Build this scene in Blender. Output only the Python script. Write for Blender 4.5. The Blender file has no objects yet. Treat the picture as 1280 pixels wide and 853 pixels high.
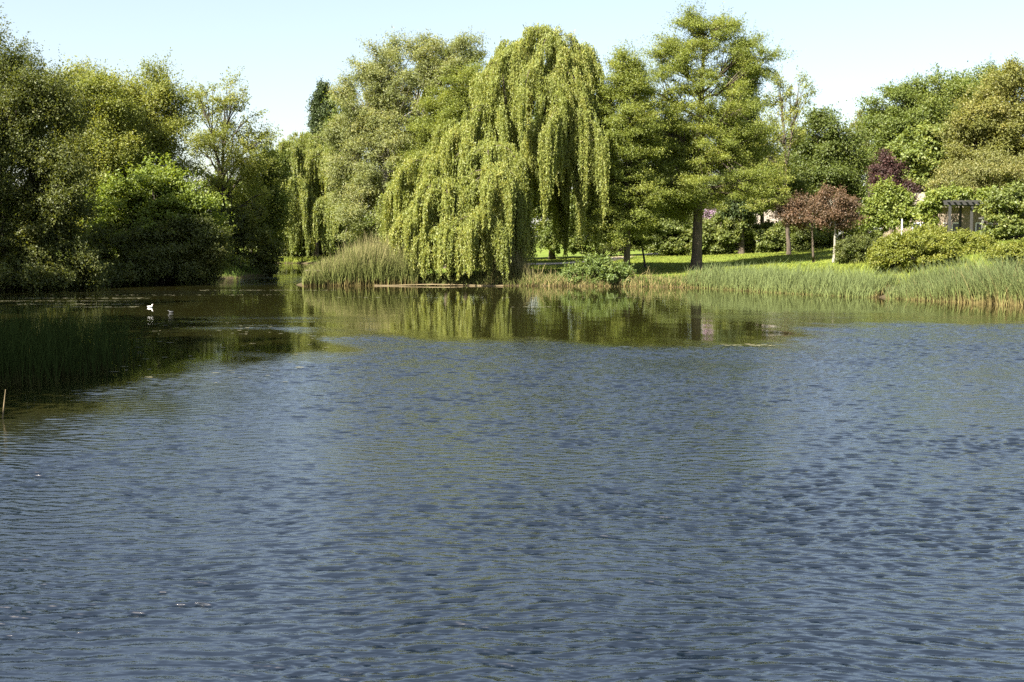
import bpy, math
import numpy as np
from mathutils import Vector

scene = bpy.context.scene
COL = scene.collection
R = math.radians
rng = np.random.default_rng(7)

# ------------------------------------------------------------------ camera, sky, sun, exposure
F = 1422.0                 # focal length in pixels of the 1280 wide photograph
CAM_H = 3.2
PITCH = math.atan((426.5 - 300.0) / F)
cam_d = bpy.data.cameras.new("camera")
cam_d.sensor_width = 36.0
cam_d.lens = 36.0 * F / 1280.0
cam_d.clip_start = 0.1
cam_d.clip_end = 6000.0
cam = bpy.data.objects.new("camera", cam_d)
cam.location = (0, 0, CAM_H)
cam.rotation_euler = (R(90) - PITCH, 0, 0)
COL.objects.link(cam)
scene.camera = cam

SUN_EL = R(43.0)
SUN_LEFT = R(47.0)         # how far to the left of straight behind the camera the sun stands
sx, sy = -math.sin(SUN_LEFT), -math.cos(SUN_LEFT)
S = Vector((sx * math.cos(SUN_EL), sy * math.cos(SUN_EL), math.sin(SUN_EL)))
sun_d = bpy.data.lights.new("sun", 'SUN')
sun_d.energy = 5.0
sun_d.angle = R(0.5)
sun_d.color = (1.0, 0.93, 0.80)
sun = bpy.data.objects.new("sun", sun_d)
sun.location = (-60, -60, 80)
sun.rotation_euler = S.to_track_quat('Z', 'Y').to_euler()
COL.objects.link(sun)

world = bpy.data.worlds.new("World")
scene.world = world
world.use_nodes = True
wn = world.node_tree
bg = wn.nodes['Background']
sky = wn.nodes.new('ShaderNodeTexSky')
sky.sky_type = 'NISHITA'
sky.sun_disc = False
sky.sun_elevation = SUN_EL
sky.sun_rotation = math.atan2(sx, sy)
sky.air_density = 1.15
sky.dust_density = 1.2
sky.ozone_density = 1.0
bg.inputs['Strength'].default_value = 0.0525
hs = wn.nodes.new('ShaderNodeHueSaturation'); hs.inputs['Saturation'].default_value = 1.0
wn.links.new(sky.outputs[0], hs.inputs['Color'])
sky_fill = wn.nodes.new('ShaderNodeMix'); sky_fill.data_type = 'RGBA'      # even pale colour added to the sky as fill for shade and water
sky_fill.inputs[0].default_value = 0.36
wn.links.new(hs.outputs[0], sky_fill.inputs[6]); sky_fill.inputs[7].default_value = (2.8, 2.8, 3.05, 1)
wn.links.new(sky_fill.outputs[2], bg.inputs['Color'])

scene.view_settings.view_transform = 'Standard'
scene.view_settings.look = 'None'
scene.view_settings.exposure = 2.38
scene.view_settings.gamma = 1.0
scene.view_settings.use_curve_mapping = False
try:
    cy = scene.cycles
    cy.max_bounces = 6
    cy.diffuse_bounces = 3
    cy.glossy_bounces = 3
    cy.transmission_bounces = 3
    cy.transparent_max_bounces = 4
    cy.use_denoising = False
    cy.sample_clamp_direct = 3.0
    cy.sample_clamp_indirect = 3.0
    cy.caustics_reflective = False
    cy.caustics_refractive = False
except Exception:
    pass

# ------------------------------------------------------------------ helpers
def at(px, py, d):
    """world point seen at pixel (px, py) of the 1280x853 photograph, d metres ahead"""
    u = (px - 640.0) / F
    v = (426.5 - py) / F
    c, s = math.cos(PITCH), math.sin(PITCH)
    yy = c + v * s
    zz = -s + v * c
    t = d / yy
    return np.array((u * t, d, CAM_H + zz * t))

def wx(px, d):
    return (px - 640.0) / F * d

def smooth(a, b, x):
    t = np.clip((x - a) / (b - a), 0, 1)
    return t * t * (3 - 2 * t)

def tag(o, label=None, cat=None, group=None, kind=None):
    if label: o['label'] = label
    if cat: o['category'] = cat
    if group: o['group'] = group
    if kind: o['kind'] = kind
    return o

def empty(name, loc):
    o = bpy.data.objects.new(name, None)
    o.location = tuple(float(c) for c in loc)
    o.empty_display_size = 0.3
    COL.objects.link(o)
    return o

def obj(name, me, parent=None, loc=None):
    o = bpy.data.objects.new(name, me)
    if parent: o.parent = parent
    if loc is not None: o.location = tuple(float(c) for c in loc)
    COL.objects.link(o)
    return o

def quad_mesh(name, V, Q, mat, tint=None, smooth_shade=False, attr_point=None):
    V = np.ascontiguousarray(V, dtype=np.float32)
    Q = np.ascontiguousarray(Q, dtype=np.int32)
    me = bpy.data.meshes.new(name)
    n, m, k = len(V), len(Q), Q.shape[1]
    me.vertices.add(n)
    me.vertices.foreach_set('co', V.ravel())
    me.loops.add(m * k)
    me.loops.foreach_set('vertex_index', Q.ravel())
    me.polygons.add(m)
    me.polygons.foreach_set('loop_start', np.arange(m, dtype=np.int32) * k)
    me.polygons.foreach_set('loop_total', np.full(m, k, dtype=np.int32))
    me.polygons.foreach_set('use_smooth', np.full(m, smooth_shade, dtype=bool))
    if tint is not None:
        a = me.attributes.new('tint', 'FLOAT', 'FACE')
        a.data.foreach_set('value', np.ascontiguousarray(tint, dtype=np.float32))
    if attr_point:
        for nm, arr in attr_point.items():
            a = me.attributes.new(nm, 'FLOAT', 'POINT')
            a.data.foreach_set('value', np.ascontiguousarray(arr, dtype=np.float32))
    me.update(calc_edges=True)
    if isinstance(mat, (list, tuple)):
        for mm in mat: me.materials.append(mm)
    else:
        me.materials.append(mat)
    return me

class Tubes:
    """collects tapered round tubes into one quad mesh"""
    def __init__(self): self.V = []; self.Q = []; self.n = 0
    def add(self, P, rad, sides=6, squash=None):
        P = np.asarray(P, float); rad = np.asarray(rad, float)
        T = np.gradient(P, axis=0)
        T /= np.linalg.norm(T, axis=1, keepdims=True) + 1e-9
        mean = np.abs(T.mean(0))
        ref = np.array((0, 1.0, 0)) if mean[2] >= mean[1] or mean[0] > mean[1] else np.array((1.0, 0, 0))
        if mean[1] > max(mean[0], mean[2]): ref = np.array((1.0, 0, 0))
        A = np.cross(T, ref); A /= np.linalg.norm(A, axis=1, keepdims=True) + 1e-9
        B = np.cross(T, A)
        ph = np.arange(sides) * (2 * math.pi / sides)
        ca, sa = np.cos(ph), np.sin(ph)
        rr = rad[:, None, None]
        sq = 1.0 if squash is None else np.asarray(squash)[:, None, None]
        ring = P[:, None, :] + rr * (ca[None, :, None] * A[:, None, :] * sq + sa[None, :, None] * B[:, None, :])
        k = len(P)
        self.V.append(ring.reshape(-1, 3))
        i = np.arange(k - 1)[:, None] * sides; j = np.arange(sides)[None, :]; j2 = (j + 1) % sides
        q = np.stack((i + j, i + j2, i + sides + j2, i + sides + j), -1).reshape(-1, 4) + self.n
        self.Q.append(q)
        self.n += k * sides
    def mesh(self, name, mat):
        return quad_mesh(name, np.concatenate(self.V), np.concatenate(self.Q), mat, smooth_shade=True)

class Boxes:
    def __init__(self): self.V = []; self.Q = []; self.n = 0
    def add(self, c, size, rz=0.0, rx=0.0):
        h = np.array(size) / 2.0
        s = np.array([(x, y, z) for x in (-1, 1) for y in (-1, 1) for z in (-1, 1)], float) * h
        if rx:
            c_, s_ = math.cos(rx), math.sin(rx)
            s = s @ np.array(((1, 0, 0), (0, c_, -s_), (0, s_, c_))).T
        if rz:
            c_, s_ = math.cos(rz), math.sin(rz)
            s = s @ np.array(((c_, -s_, 0), (s_, c_, 0), (0, 0, 1))).T
        self.V.append(s + np.array(c))
        q = np.array(((0, 1, 3, 2), (4, 6, 7, 5), (0, 4, 5, 1), (2, 3, 7, 6), (0, 2, 6, 4), (1, 5, 7, 3)))
        self.Q.append(q + self.n); self.n += 8
    def mesh(self, name, mat):
        return quad_mesh(name, np.concatenate(self.V), np.concatenate(self.Q), mat)

def unit(v):
    return v / (np.linalg.norm(v, axis=-1, keepdims=True) + 1e-9)

def rand_dir(r, n):
    return unit(r.normal(size=(n, 3)))

def leaf_quads(C, A, N, L, W, fold=0.14):
    A = unit(A); B = unit(np.cross(A, N)); N = np.cross(B, A)
    L = L[:, None]; W = W[:, None]
    V = np.stack((C - A * L * .5 - N * L * fold, C + B * W * .5 + A * L * .06,
                  C + A * L * .5 - N * L * fold, C - B * W * .5 + A * L * .06), 1).reshape(-1, 3)
    Q = np.arange(len(C) * 4).reshape(-1, 4)
    return V, Q

# ------------------------------------------------------------------ materials
def new_mat(name):
    m = bpy.data.materials.new(name)
    m.use_nodes = True
    nt = m.node_tree
    for n in list(nt.nodes): nt.nodes.remove(n)
    out = nt.nodes.new('ShaderNodeOutputMaterial')
    return m, nt, out

def ramp(nt, stops):
    r = nt.nodes.new('ShaderNodeValToRGB')
    e = r.color_ramp.elements
    while len(e) > 1: e.remove(e[-1])
    e[0].position = stops[0][0]; e[0].color = (*stops[0][1], 1)
    for p, c in stops[1:]:
        x = e.new(p); x.color = (*c, 1)
    return r

LEAF_GAIN = 1.8
def leaf_mat(name, col, var=0.35, trans=0.48, warm=0.2, gloss=0.02):
    m, nt, out = new_mat(name)
    c = np.array(col) * LEAF_GAIN
    dark = c * (1 - 0.65 * var); light = c * (1 + 0.7 * var); light[0] *= 1 + warm
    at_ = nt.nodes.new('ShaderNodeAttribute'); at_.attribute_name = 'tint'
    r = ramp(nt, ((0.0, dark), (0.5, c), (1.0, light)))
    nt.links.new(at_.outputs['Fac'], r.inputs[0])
    d = nt.nodes.new('ShaderNodeBsdfDiffuse'); t = nt.nodes.new('ShaderNodeBsdfTranslucent')
    nt.links.new(r.outputs[0], d.inputs[0])
    mul = nt.nodes.new('ShaderNodeMix'); mul.data_type = 'RGBA'; mul.blend_type = 'MULTIPLY'
    mul.inputs[0].default_value = 1.0
    nt.links.new(r.outputs[0], mul.inputs[6]); mul.inputs[7].default_value = (1.15, 1.1, 0.45, 1)
    nt.links.new(mul.outputs[2], t.inputs[0])
    mx = nt.nodes.new('ShaderNodeMixShader'); mx.inputs[0].default_value = trans
    nt.links.new(d.outputs[0], mx.inputs[1]); nt.links.new(t.outputs[0], mx.inputs[2])
    g = nt.nodes.new('ShaderNodeBsdfGlossy'); g.inputs['Roughness'].default_value = 0.55
    g.inputs['Color'].default_value = (1, 1, 1, 1)
    mg = nt.nodes.new('ShaderNodeMixShader'); mg.inputs[0].default_value = gloss
    nt.links.new(mx.outputs[0], mg.inputs[1]); nt.links.new(g.outputs[0], mg.inputs[2])
    nt.links.new(mg.outputs[0], out.inputs[0])
    return m

def rough_mat(name, c1, c2, scale=6.0, stretch=(1, 1, 1), rough=0.85, bump=0.4, detail=6, metal=0.0):
    m, nt, out = new_mat(name)
    b = nt.nodes.new('ShaderNodeBsdfPrincipled')
    b.inputs['Roughness'].default_value = rough
    b.inputs['Metallic'].default_value = metal
    tc = nt.nodes.new('ShaderNodeTexCoord'); mp = nt.nodes.new('ShaderNodeMapping')
    mp.inputs['Scale'].default_value = stretch
    nz = nt.nodes.new('ShaderNodeTexNoise'); nz.inputs['Scale'].default_value = scale; nz.inputs['Detail'].default_value = detail
    nt.links.new(tc.outputs['Object'], mp.inputs[0]); nt.links.new(mp.outputs[0], nz.inputs['Vector'])
    r = ramp(nt, ((0.3, c1), (0.7, c2)))
    nt.links.new(nz.outputs[0], r.inputs[0]); nt.links.new(r.outputs[0], b.inputs['Base Color'])
    bp = nt.nodes.new('ShaderNodeBump'); bp.inputs['Strength'].default_value = bump; bp.inputs['Distance'].default_value = 0.05
    nt.links.new(nz.outputs[0], bp.inputs['Height']); nt.links.new(bp.outputs[0], b.inputs['Normal'])
    nt.links.new(b.outputs[0], out.inputs[0])
    return m

M = {}
M['willow'] = leaf_mat('weeping_willow_leaf', (0.125, 0.145, 0.034), 0.30)
M['willow_far'] = leaf_mat('far_willow_leaf', (0.105, 0.125, 0.030), 0.30)
M['white_willow'] = leaf_mat('white_willow_leaf', (0.112, 0.128, 0.048), 0.30)
M['cypress'] = leaf_mat('swamp_cypress_leaf', (0.098, 0.120, 0.021), 0.35)
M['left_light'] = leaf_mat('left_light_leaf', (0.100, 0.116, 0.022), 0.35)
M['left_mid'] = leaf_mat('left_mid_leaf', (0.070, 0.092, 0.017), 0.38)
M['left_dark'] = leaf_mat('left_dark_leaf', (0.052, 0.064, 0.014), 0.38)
M['left_bright'] = leaf_mat('left_bright_leaf', (0.085, 0.115, 0.016), 0.35)
M['evergreen'] = leaf_mat('evergreen_leaf', (0.022, 0.034, 0.009), 0.4, 0.15)
M['red'] = leaf_mat('red_leaf', (0.062, 0.040, 0.023), 0.4, 0.3)
M['purple'] = leaf_mat('purple_leaf', (0.028, 0.014, 0.012), 0.4, 0.25)
M['oak'] = leaf_mat('oak_leaf', (0.066, 0.088, 0.016), 0.35)
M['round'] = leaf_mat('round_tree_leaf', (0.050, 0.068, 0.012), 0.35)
M['chestnut'] = leaf_mat('chestnut_leaf', (0.082, 0.106, 0.024), 0.35)
M['yellow'] = leaf_mat('yellow_leaf', (0.090, 0.095, 0.022), 0.35)
M['olive'] = leaf_mat('olive_leaf', (0.095, 0.100, 0.030), 0.3)
M['shrub'] = leaf_mat('shrub_leaf', (0.075, 0.095, 0.020), 0.4, gloss=0.025)
M['mound'] = leaf_mat('mound_leaf', (0.088, 0.102, 0.014), 0.35)
M['vine'] = leaf_mat('vine_leaf', (0.090, 0.116, 0.019), 0.35, gloss=0.025)
M['lilac'] = leaf_mat('lilac_flower', (0.17, 0.12, 0.17), 0.25, 0.25, 0.0)
M['herb'] = leaf_mat('herb_leaf', (0.070, 0.100, 0.024), 0.4)
M['bark'] = rough_mat('bark', (0.028, 0.021, 0.014), (0.085, 0.064, 0.043), 9.0, (1, 1, 0.18), 0.9, 0.8)
M['bark_pale'] = rough_mat('pale_bark', (0.11, 0.10, 0.075), (0.26, 0.24, 0.19), 9.0, (1, 1, 0.2), 0.9, 0.6)
M['bark_dark'] = rough_mat('dark_bark', (0.022, 0.018, 0.013), (0.07, 0.056, 0.042), 9.0, (1, 1, 0.2), 0.9, 0.6)
M['timber'] = rough_mat('weathered_timber', (0.12, 0.10, 0.07), (0.22, 0.19, 0.14), 14.0, (0.2, 1, 1), 0.85, 0.3)
M['dark_timber'] = rough_mat('dark_timber', (0.014, 0.014, 0.013), (0.036, 0.035, 0.032), 12.0, (0.2, 1, 1), 0.8, 0.3)
M['grey_timber'] = rough_mat('grey_timber', (0.06, 0.06, 0.052), (0.12, 0.12, 0.105), 12.0, (1, 1, 0.2), 0.85, 0.3)
M['straw_edge'] = rough_mat('straw_edging', (0.08, 0.06, 0.03), (0.26, 0.20, 0.11), 1.6, (0.6, 1, 1), 0.9, 0.5)

# ------------------------------------------------------------------ terrain shape
POND = np.array([
    (30, -12), (33, 15), (30, 38), (24.8, 55), (20.3, 64), (17.2, 68.5), (12.8, 76), (8.0, 78.6), (3.3, 79.0), (-5.6, 80.2), (-12.6, 79.6),
    (-14.4, 78.6), (-15.4, 81), (-16.2, 92), (-19.5, 118), (-20.5, 140), (-21, 151), (-30, 156), (-44, 155), (-50, 148),
    (-43, 128), (-30, 116), (-22.3, 106), (-22.9, 95), (-26.2, 84), (-29.6, 78.4), (-33.4, 73.4), (-36, 62), (-30, 50), (-21, 36), (-16.5, 25), (-15.5, 10), (-16, -12)], float)

def pond_sd(x, y):
    """signed distance to the pond outline, positive on land"""
    p = np.stack((np.ravel(x), np.ravel(y)), -1)
    a = POND; b = np.roll(POND, -1, 0)
    best = np.full(len(p), 1e9); inside = np.zeros(len(p), bool)
    for i in range(len(a)):
        e = b[i] - a[i]; w = p - a[i]
        t = np.clip((w @ e) / (e @ e), 0, 1)
        dd = w - t[:, None] * e
        best = np.minimum(best, (dd * dd).sum(1))
        c1 = (a[i][1] <= p[:, 1]) != (b[i][1] <= p[:, 1])
        with np.errstate(divide='ignore', invalid='ignore'):
            xs = a[i][0] + (p[:, 1] - a[i][1]) / (b[i][1] - a[i][1] + 1e-12) * e[0]
        inside ^= c1 & (p[:, 0] < xs)
    s = np.sqrt(best)
    return np.where(inside, -s, s).reshape(np.shape(x))

def ground_z(x, y):
    x = np.asarray(x, float); y = np.asarray(y, float)
    s = pond_sd(x, y)
    out = np.clip(s, 0, 60)
    z = np.where(s > 0, 0.34 * (1 - np.exp(-out / 0.7)) + 0.036 * out, np.clip(0.45 * s, -1.6, 0))
    hill = 2.5 * np.exp(-(((x - 43) / 15.0) ** 2 + ((y - 92) / 21.0) ** 2)) + 1.2 * np.exp(-(((x - 36) / 7.0) ** 2 + ((y - 68) / 11.0) ** 2))
    z = z + hill * smooth(0.5, 9, s)
    z = z + np.where(s > 0, smooth(1, 6, s) * (0.10 * np.sin(x * 0.37 + 1) * np.sin(y * 0.31) + 0.05 * np.sin(x * 0.9) * np.sin(y * 0.8 + 2)), 0)
    return z

def gz(x, y):
    return float(ground_z(np.array([x]), np.array([y]))[0])

def axis(lo, hi, a, b, step, grow=1.25):
    core = np.arange(a, b + step / 2, step)
    left = []; s = step; v = a
    while v > lo: s *= grow; v -= s; left.append(v)
    right = []; s = step; v = core[-1]
    while v < hi: s *= grow; v += s; right.append(v)
    return np.concatenate((left[::-1], core, right))

def grid_quads(nr, nc):
    i = np.arange(nr - 1)[:, None] * nc; j = np.arange(nc - 1)[None, :]
    return np.stack((i + j, i + j + 1, i + nc + j + 1, i + nc + j), -1).reshape(-1, 4)

gx = axis(-2500, 2500, -60, 75, 0.7); gy = axis(-900, 4500, -14, 165, 0.7)
GX, GY = np.meshgrid(gx, gy)
GZ = ground_z(GX, GY)
m, nt, out = new_mat('ground_grass')
b = nt.nodes.new('ShaderNodeBsdfPrincipled'); b.inputs['Roughness'].default_value = 0.95
b.inputs['Specular IOR Level'].default_value = 0.1
tc = nt.nodes.new('ShaderNodeTexCoord')
n1 = nt.nodes.new('ShaderNodeTexNoise'); n1.inputs['Scale'].default_value = 0.35; n1.inputs['Detail'].default_value = 8
n2 = nt.nodes.new('ShaderNodeTexNoise'); n2.inputs['Scale'].default_value = 9.0; n2.inputs['Detail'].default_value = 5
nt.links.new(tc.outputs['Object'], n1.inputs['Vector']); nt.links.new(tc.outputs['Object'], n2.inputs['Vector'])
r1 = ramp(nt, ((0.3, (0.075, 0.110, 0.018)), (0.55, (0.110, 0.145, 0.024)), (0.75, (0.150, 0.160, 0.035))))
nt.links.new(n1.outputs[0], r1.inputs[0])
r2 = ramp(nt, ((0.3, (0.6, 0.6, 0.6)), (0.7, (1.25, 1.25, 1.2))))
nt.links.new(n2.outputs[0], r2.inputs[0])
mul = nt.nodes.new('ShaderNodeMix'); mul.data_type = 'RGBA'; mul.blend_type = 'MULTIPLY'; mul.inputs[0].default_value = 1
nt.links.new(r1.outputs[0], mul.inputs[6]); nt.links.new(r2.outputs[0], mul.inputs[7])
sep = nt.nodes.new('ShaderNodeSeparateXYZ'); nt.links.new(tc.outputs['Object'], sep.inputs[0])
mr = nt.nodes.new('ShaderNodeMapRange'); mr.inputs[1].default_value = 0.10; mr.inputs[2].default_value = 0.34
nt.links.new(sep.outputs[2], mr.inputs[0])
mud = nt.nodes.new('ShaderNodeMix'); mud.data_type = 'RGBA'
nt.links.new(mr.outputs[0], mud.inputs[0]); mud.inputs[6].default_value = (0.055, 0.043, 0.024, 1)
nt.links.new(mul.outputs[2], mud.inputs[7])
nt.links.new(mud.outputs[2], b.inputs['Base Color'])
bp = nt.nodes.new('ShaderNodeBump'); bp.inputs['Strength'].default_value = 0.8; bp.inputs['Distance'].default_value = 0.08
nt.links.new(n2.outputs[0], bp.inputs['Height']); nt.links.new(bp.outputs[0], b.inputs['Normal'])
nt.links.new(b.outputs[0], out.inputs[0])
M['ground'] = m
ground = obj('ground', quad_mesh('ground', np.stack((GX, GY, GZ), -1).reshape(-1, 3), grid_quads(*GX.shape), M['ground'], smooth_shade=True))
tag(ground, kind='structure')

# ------------------------------------------------------------------ water: real waves, rough in the open, calm near the banks
CALM_LINE = np.array([(-13, 8), (-9.6, 14), (-8.6, 19), (-7.9, 21), (-7.9, 25), (-7.0, 29.5), (-5.6, 31.5), (-6.3, 35.5), (-6.0, 40), (-3.0, 37.0), (0, 36.0), (4, 35.0), (7.5, 35.0), (9.8, 39.5), (13.4, 45), (19.5, 44), (26, 42)], float)
def ripple_mask(X, Y):
    p = np.stack((X.ravel(), Y.ravel()), -1)
    poly = np.concatenate((CALM_LINE, ((60, 42), (60, -40), (-13, -40))))
    best = np.full(len(p), 1e9); inside = np.zeros(len(p), bool)
    a = poly; bb = np.roll(poly, -1, 0)
    for i in range(len(a)):
        e = bb[i] - a[i]; w = p - a[i]
        t = np.clip((w @ e) / (e @ e), 0, 1); dd = w - t[:, None] * e
        best = np.minimum(best, (dd * dd).sum(1))
        c1 = (a[i][1] <= p[:, 1]) != (bb[i][1] <= p[:, 1])
        xs = a[i][0] + (p[:, 1] - a[i][1]) / (bb[i][1] - a[i][1] + 1e-12) * e[0]
        inside ^= c1 & (p[:, 0] < xs)
    s = np.where(inside, np.sqrt(best), -np.sqrt(best)).reshape(X.shape)
    wob = 0.6 * np.sin(X * 1.3 + 0.7 * np.sin(Y * 0.9)) + 0.5 * np.sin(X * 0.53 + Y * 0.8) + 0.35 * np.sin(X * 2.9 + Y * 1.7)
    sc = np.clip(Y / 35.0, 0.2, 1.2)
    m1 = smooth(-1.8, 3.2, s + (wob + 0.7 * np.sin(X * 0.37 + Y * 0.9 + 2.0 * np.sin(Y * 0.6))) * sc * 0.9)
    # light breeze bands further out
    def band(cx, cy, rx, ry, amp):
        q = ((X - cx) / rx) ** 2 + ((Y - cy + 0.6 * np.sin(X * 0.8)) / ry) ** 2
        return amp * np.exp(-q * q)
    m2 = band(-11, 46, 5.5, 2.6, 0.30) + band(-21, 69, 8, 4.0, 0.35) + band(-18.5, 92, 4.5, 13, 0.95) + band(14, 47.5, 6, 3.0, 0.28) + band(-26, 135, 14, 9, 0.3) + band(-9.5, 41, 3.2, 1.6, 0.4)
    streak = 0.5 + 0.5 * np.sin(Y * 3.1 + 0.8 * np.sin(X * 0.5) + 1.7 * np.sin(Y * 0.73))
    return np.clip(m1 + m2 * (0.35 + 0.65 * streak), 0, 1)

ys = [-8.0]
while ys[-1] < 4: ys.append(ys[-1] + 0.35)
while ys[-1] < 7.2: ys.append(ys[-1] + 0.04)
while ys[-1] < 160: ys.append(ys[-1] + max(0.0095, (0.00105 if ys[-1] < 46 else 0.004) * ys[-1]))
ys = np.array(ys)
u = np.linspace(-1, 1, 881)
half = 0.5 * np.maximum(ys, 0) + 9.0
side = np.array((1.0, 3.0, 7.0, 14.0, 26.0, 42.0))
WX = np.concatenate((-half[:, None] - side[None, ::-1], u[None, :] * half[:, None], half[:, None] + side[None, :]), 1)
u = WX[0]
WY = np.repeat(ys[:, None], len(u), 1)
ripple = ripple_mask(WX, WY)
dY = np.gradient(ys)[:, None]; dX = np.abs(np.gradient(WX, axis=1))
WZ = np.zeros_like(WX)
wr = np.random.default_rng(11)
def group_noise(k, r):
    g = np.zeros_like(WX)
    for _ in range(5):
        th = r.uniform(0, math.pi); q = k * r.uniform(0.6, 1.5)
        g += np.sin(WX * q * math.cos(th) + WY * q * math.sin(th) * 1.0 + r.uniform(0, 6.28))
    return np.clip(0.72 + 0.17 * g, 0.2, 1.4)
groups = [group_noise(0.45, wr), group_noise(0.9, wr), group_noise(1.7, wr), group_noise(3.0, wr)]
NW = 60
WYw = WY + 0.10 * np.sin(WX * 0.9 + 0.4 * WY) + 0.05 * np.sin(WX * 2.3 - 0.9 * WY + 1) + 0.025 * np.sin(WX * 5.1 + 2.2 * WY)
WXw = WX + 0.08 * np.sin(WY * 1.6 + WX * 0.5) + 0.04 * np.sin(WY * 4.1 - WX)
for i in range(NW):
    lam = 0.042 * (8.0 ** ((i + wr.uniform(0, 1)) / NW))          # 0.08 .. 0.56 m
    th = R(90) + wr.normal(0, R(38) if lam < 0.13 else R(26))
    k = 2 * math.pi / lam
    kx, ky = k * math.cos(th), k * math.sin(th)
    slope = 0.043 * (0.80 + 0.20 * float(smooth(0.07, 0.18, np.array(lam)))) * (1.0 if lam < 0.20 else 0.7)
    amp = slope / k
    fade = smooth(2.1, 3.8, lam / (dY * abs(math.sin(th)) + dX * abs(math.cos(th)) + 1e-6))
    WZ += amp * fade * groups[i % 4] * np.sin(kx * WXw + ky * WYw + wr.uniform(0, 6.28))
gust = np.clip(1.0 + 0.12 * np.sin(WX * 0.21 + WY * 0.33 + 0.6 * np.sin(WY * 0.21)) + 0.09 * np.sin(WX * 0.47 - WY * 0.62 + 2) + 0.08 * np.sin(WX * 0.15 + WY * 1.05), 0.5, 1.5) * (1.42 - 0.40 * smooth(9, 18, WY) + 0.45 * smooth(24, 38, WY))
WZ = WZ * ripple * gust + 0.0012 * np.sin(WX * 1.1 + 0.6 * WY) * np.sin(WY * 1.9) * (1 - ripple)
WZ += 0.0
m, nt, out = new_mat('pond_water')
b = nt.nodes.new('ShaderNodeBsdfPrincipled')
b.inputs['Roughness'].default_value = 0.015
b.inputs['IOR'].default_value = 2.0
tc = nt.nodes.new('ShaderNodeTexCoord'); mp = nt.nodes.new('ShaderNodeMapping'); mp.inputs['Scale'].default_value = (4.5, 13.0, 1)
nt.links.new(tc.outputs['Object'], mp.inputs[0])
nz = nt.nodes.new('ShaderNodeTexNoise'); nz.inputs['Scale'].default_value = 1.0; nz.inputs['Detail'].default_value = 4; nz.inputs['Roughness'].default_value = 0.55
nt.links.new(mp.outputs[0], nz.inputs['Vector'])
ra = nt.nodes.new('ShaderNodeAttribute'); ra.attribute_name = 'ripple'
mr = nt.nodes.new('ShaderNodeMapRange'); mr.inputs[1].default_value = 0; mr.inputs[2].default_value = 1; mr.inputs[3].default_value = 0.06; mr.inputs[4].default_value = 1.0
ca = nt.nodes.new('ShaderNodeAttribute'); ca.attribute_name = 'chop'
mr.clamp = False
nt.links.new(ca.outputs['Fac'], mr.inputs[0])
wc = ramp(nt, ((0.0, (0.013, 0.0125, 0.0035)), (0.8, (0.0018, 0.0042, 0.0075))))  # olive murk in calm water, also put in to brighten its reflection
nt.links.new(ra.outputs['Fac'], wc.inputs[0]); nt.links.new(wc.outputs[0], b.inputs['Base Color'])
hm = nt.nodes.new('ShaderNodeMath'); hm.operation = 'MULTIPLY'
nt.links.new(nz.outputs[0], hm.inputs[0]); nt.links.new(mr.outputs[0], hm.inputs[1])
bp = nt.nodes.new('ShaderNodeBump'); bp.inputs['Strength'].default_value = 1.0; bp.inputs['Distance'].default_value = 0.0085
nt.links.new(hm.outputs[0], bp.inputs['Height']); nt.links.new(bp.outputs[0], b.inputs['Normal'])
nt.links.new(b.outputs[0], out.inputs[0])
M['water'] = m
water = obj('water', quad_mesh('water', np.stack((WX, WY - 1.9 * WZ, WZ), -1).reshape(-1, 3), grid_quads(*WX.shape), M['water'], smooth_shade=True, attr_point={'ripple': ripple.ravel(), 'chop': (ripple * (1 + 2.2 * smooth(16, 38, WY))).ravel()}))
tag(water, kind='structure')

# footpath on the lawn beside the willow
pxs = np.array([(-14, 106), (-6, 104), (0, 102.0), (4, 101.2), (6.5, 103), (9, 109), (14, 122), (20, 140)], float)
tt = np.linspace(0, len(pxs) - 1, 70); cx = np.interp(tt, np.arange(len(pxs)), pxs[:, 0]); cyy = np.interp(tt, np.arange(len(pxs)), pxs[:, 1])
for _ in range(6):
    cx[1:-1] = (cx[:-2] + 2 * cx[1:-1] + cx[2:]) / 4; cyy[1:-1] = (cyy[:-2] + 2 * cyy[1:-1] + cyy[2:]) / 4
tg = unit(np.stack((np.gradient(cx), np.gradient(cyy)), -1)); nn = np.stack((-tg[:, 1], tg[:, 0]), -1)
rows = []
for o_ in np.linspace(-1.3, 1.3, 9):
    X = cx + nn[:, 0] * o_; Y = cyy + nn[:, 1] * o_
    rows.append(np.stack((X, Y, ground_z(X, Y) + 0.035 - 0.02 * abs(o_)), -1))
M['path'] = rough_mat('path_gravel', (0.30, 0.235, 0.19), (0.44, 0.36, 0.30), 8.0, rough=0.95, bump=0.3)
path = obj('path', quad_mesh('path', np.array(rows).reshape(-1, 3), grid_quads(9, 70), M['path'], smooth_shade=True))
tag(path, kind='structure')

# ------------------------------------------------------------------ trees
def blobs_world(blobs, d, depthk):
    o = []
    for bl in blobs:
        px, py, rx, ry = bl[:4]; dd = bl[4] if len(bl) > 4 else 0.0
        c = at(px, py, d + dd); k = (d + dd) / F
        o.append((c, np.array((rx * k, rx * k * depthk, ry * k))))
    return o

def bezier(p0, p1, p2, n):
    t = np.linspace(0, 1, n)[:, None]
    return (1 - t) ** 2 * p0 + 2 * t * (1 - t) * p1 + t * t * p2

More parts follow.
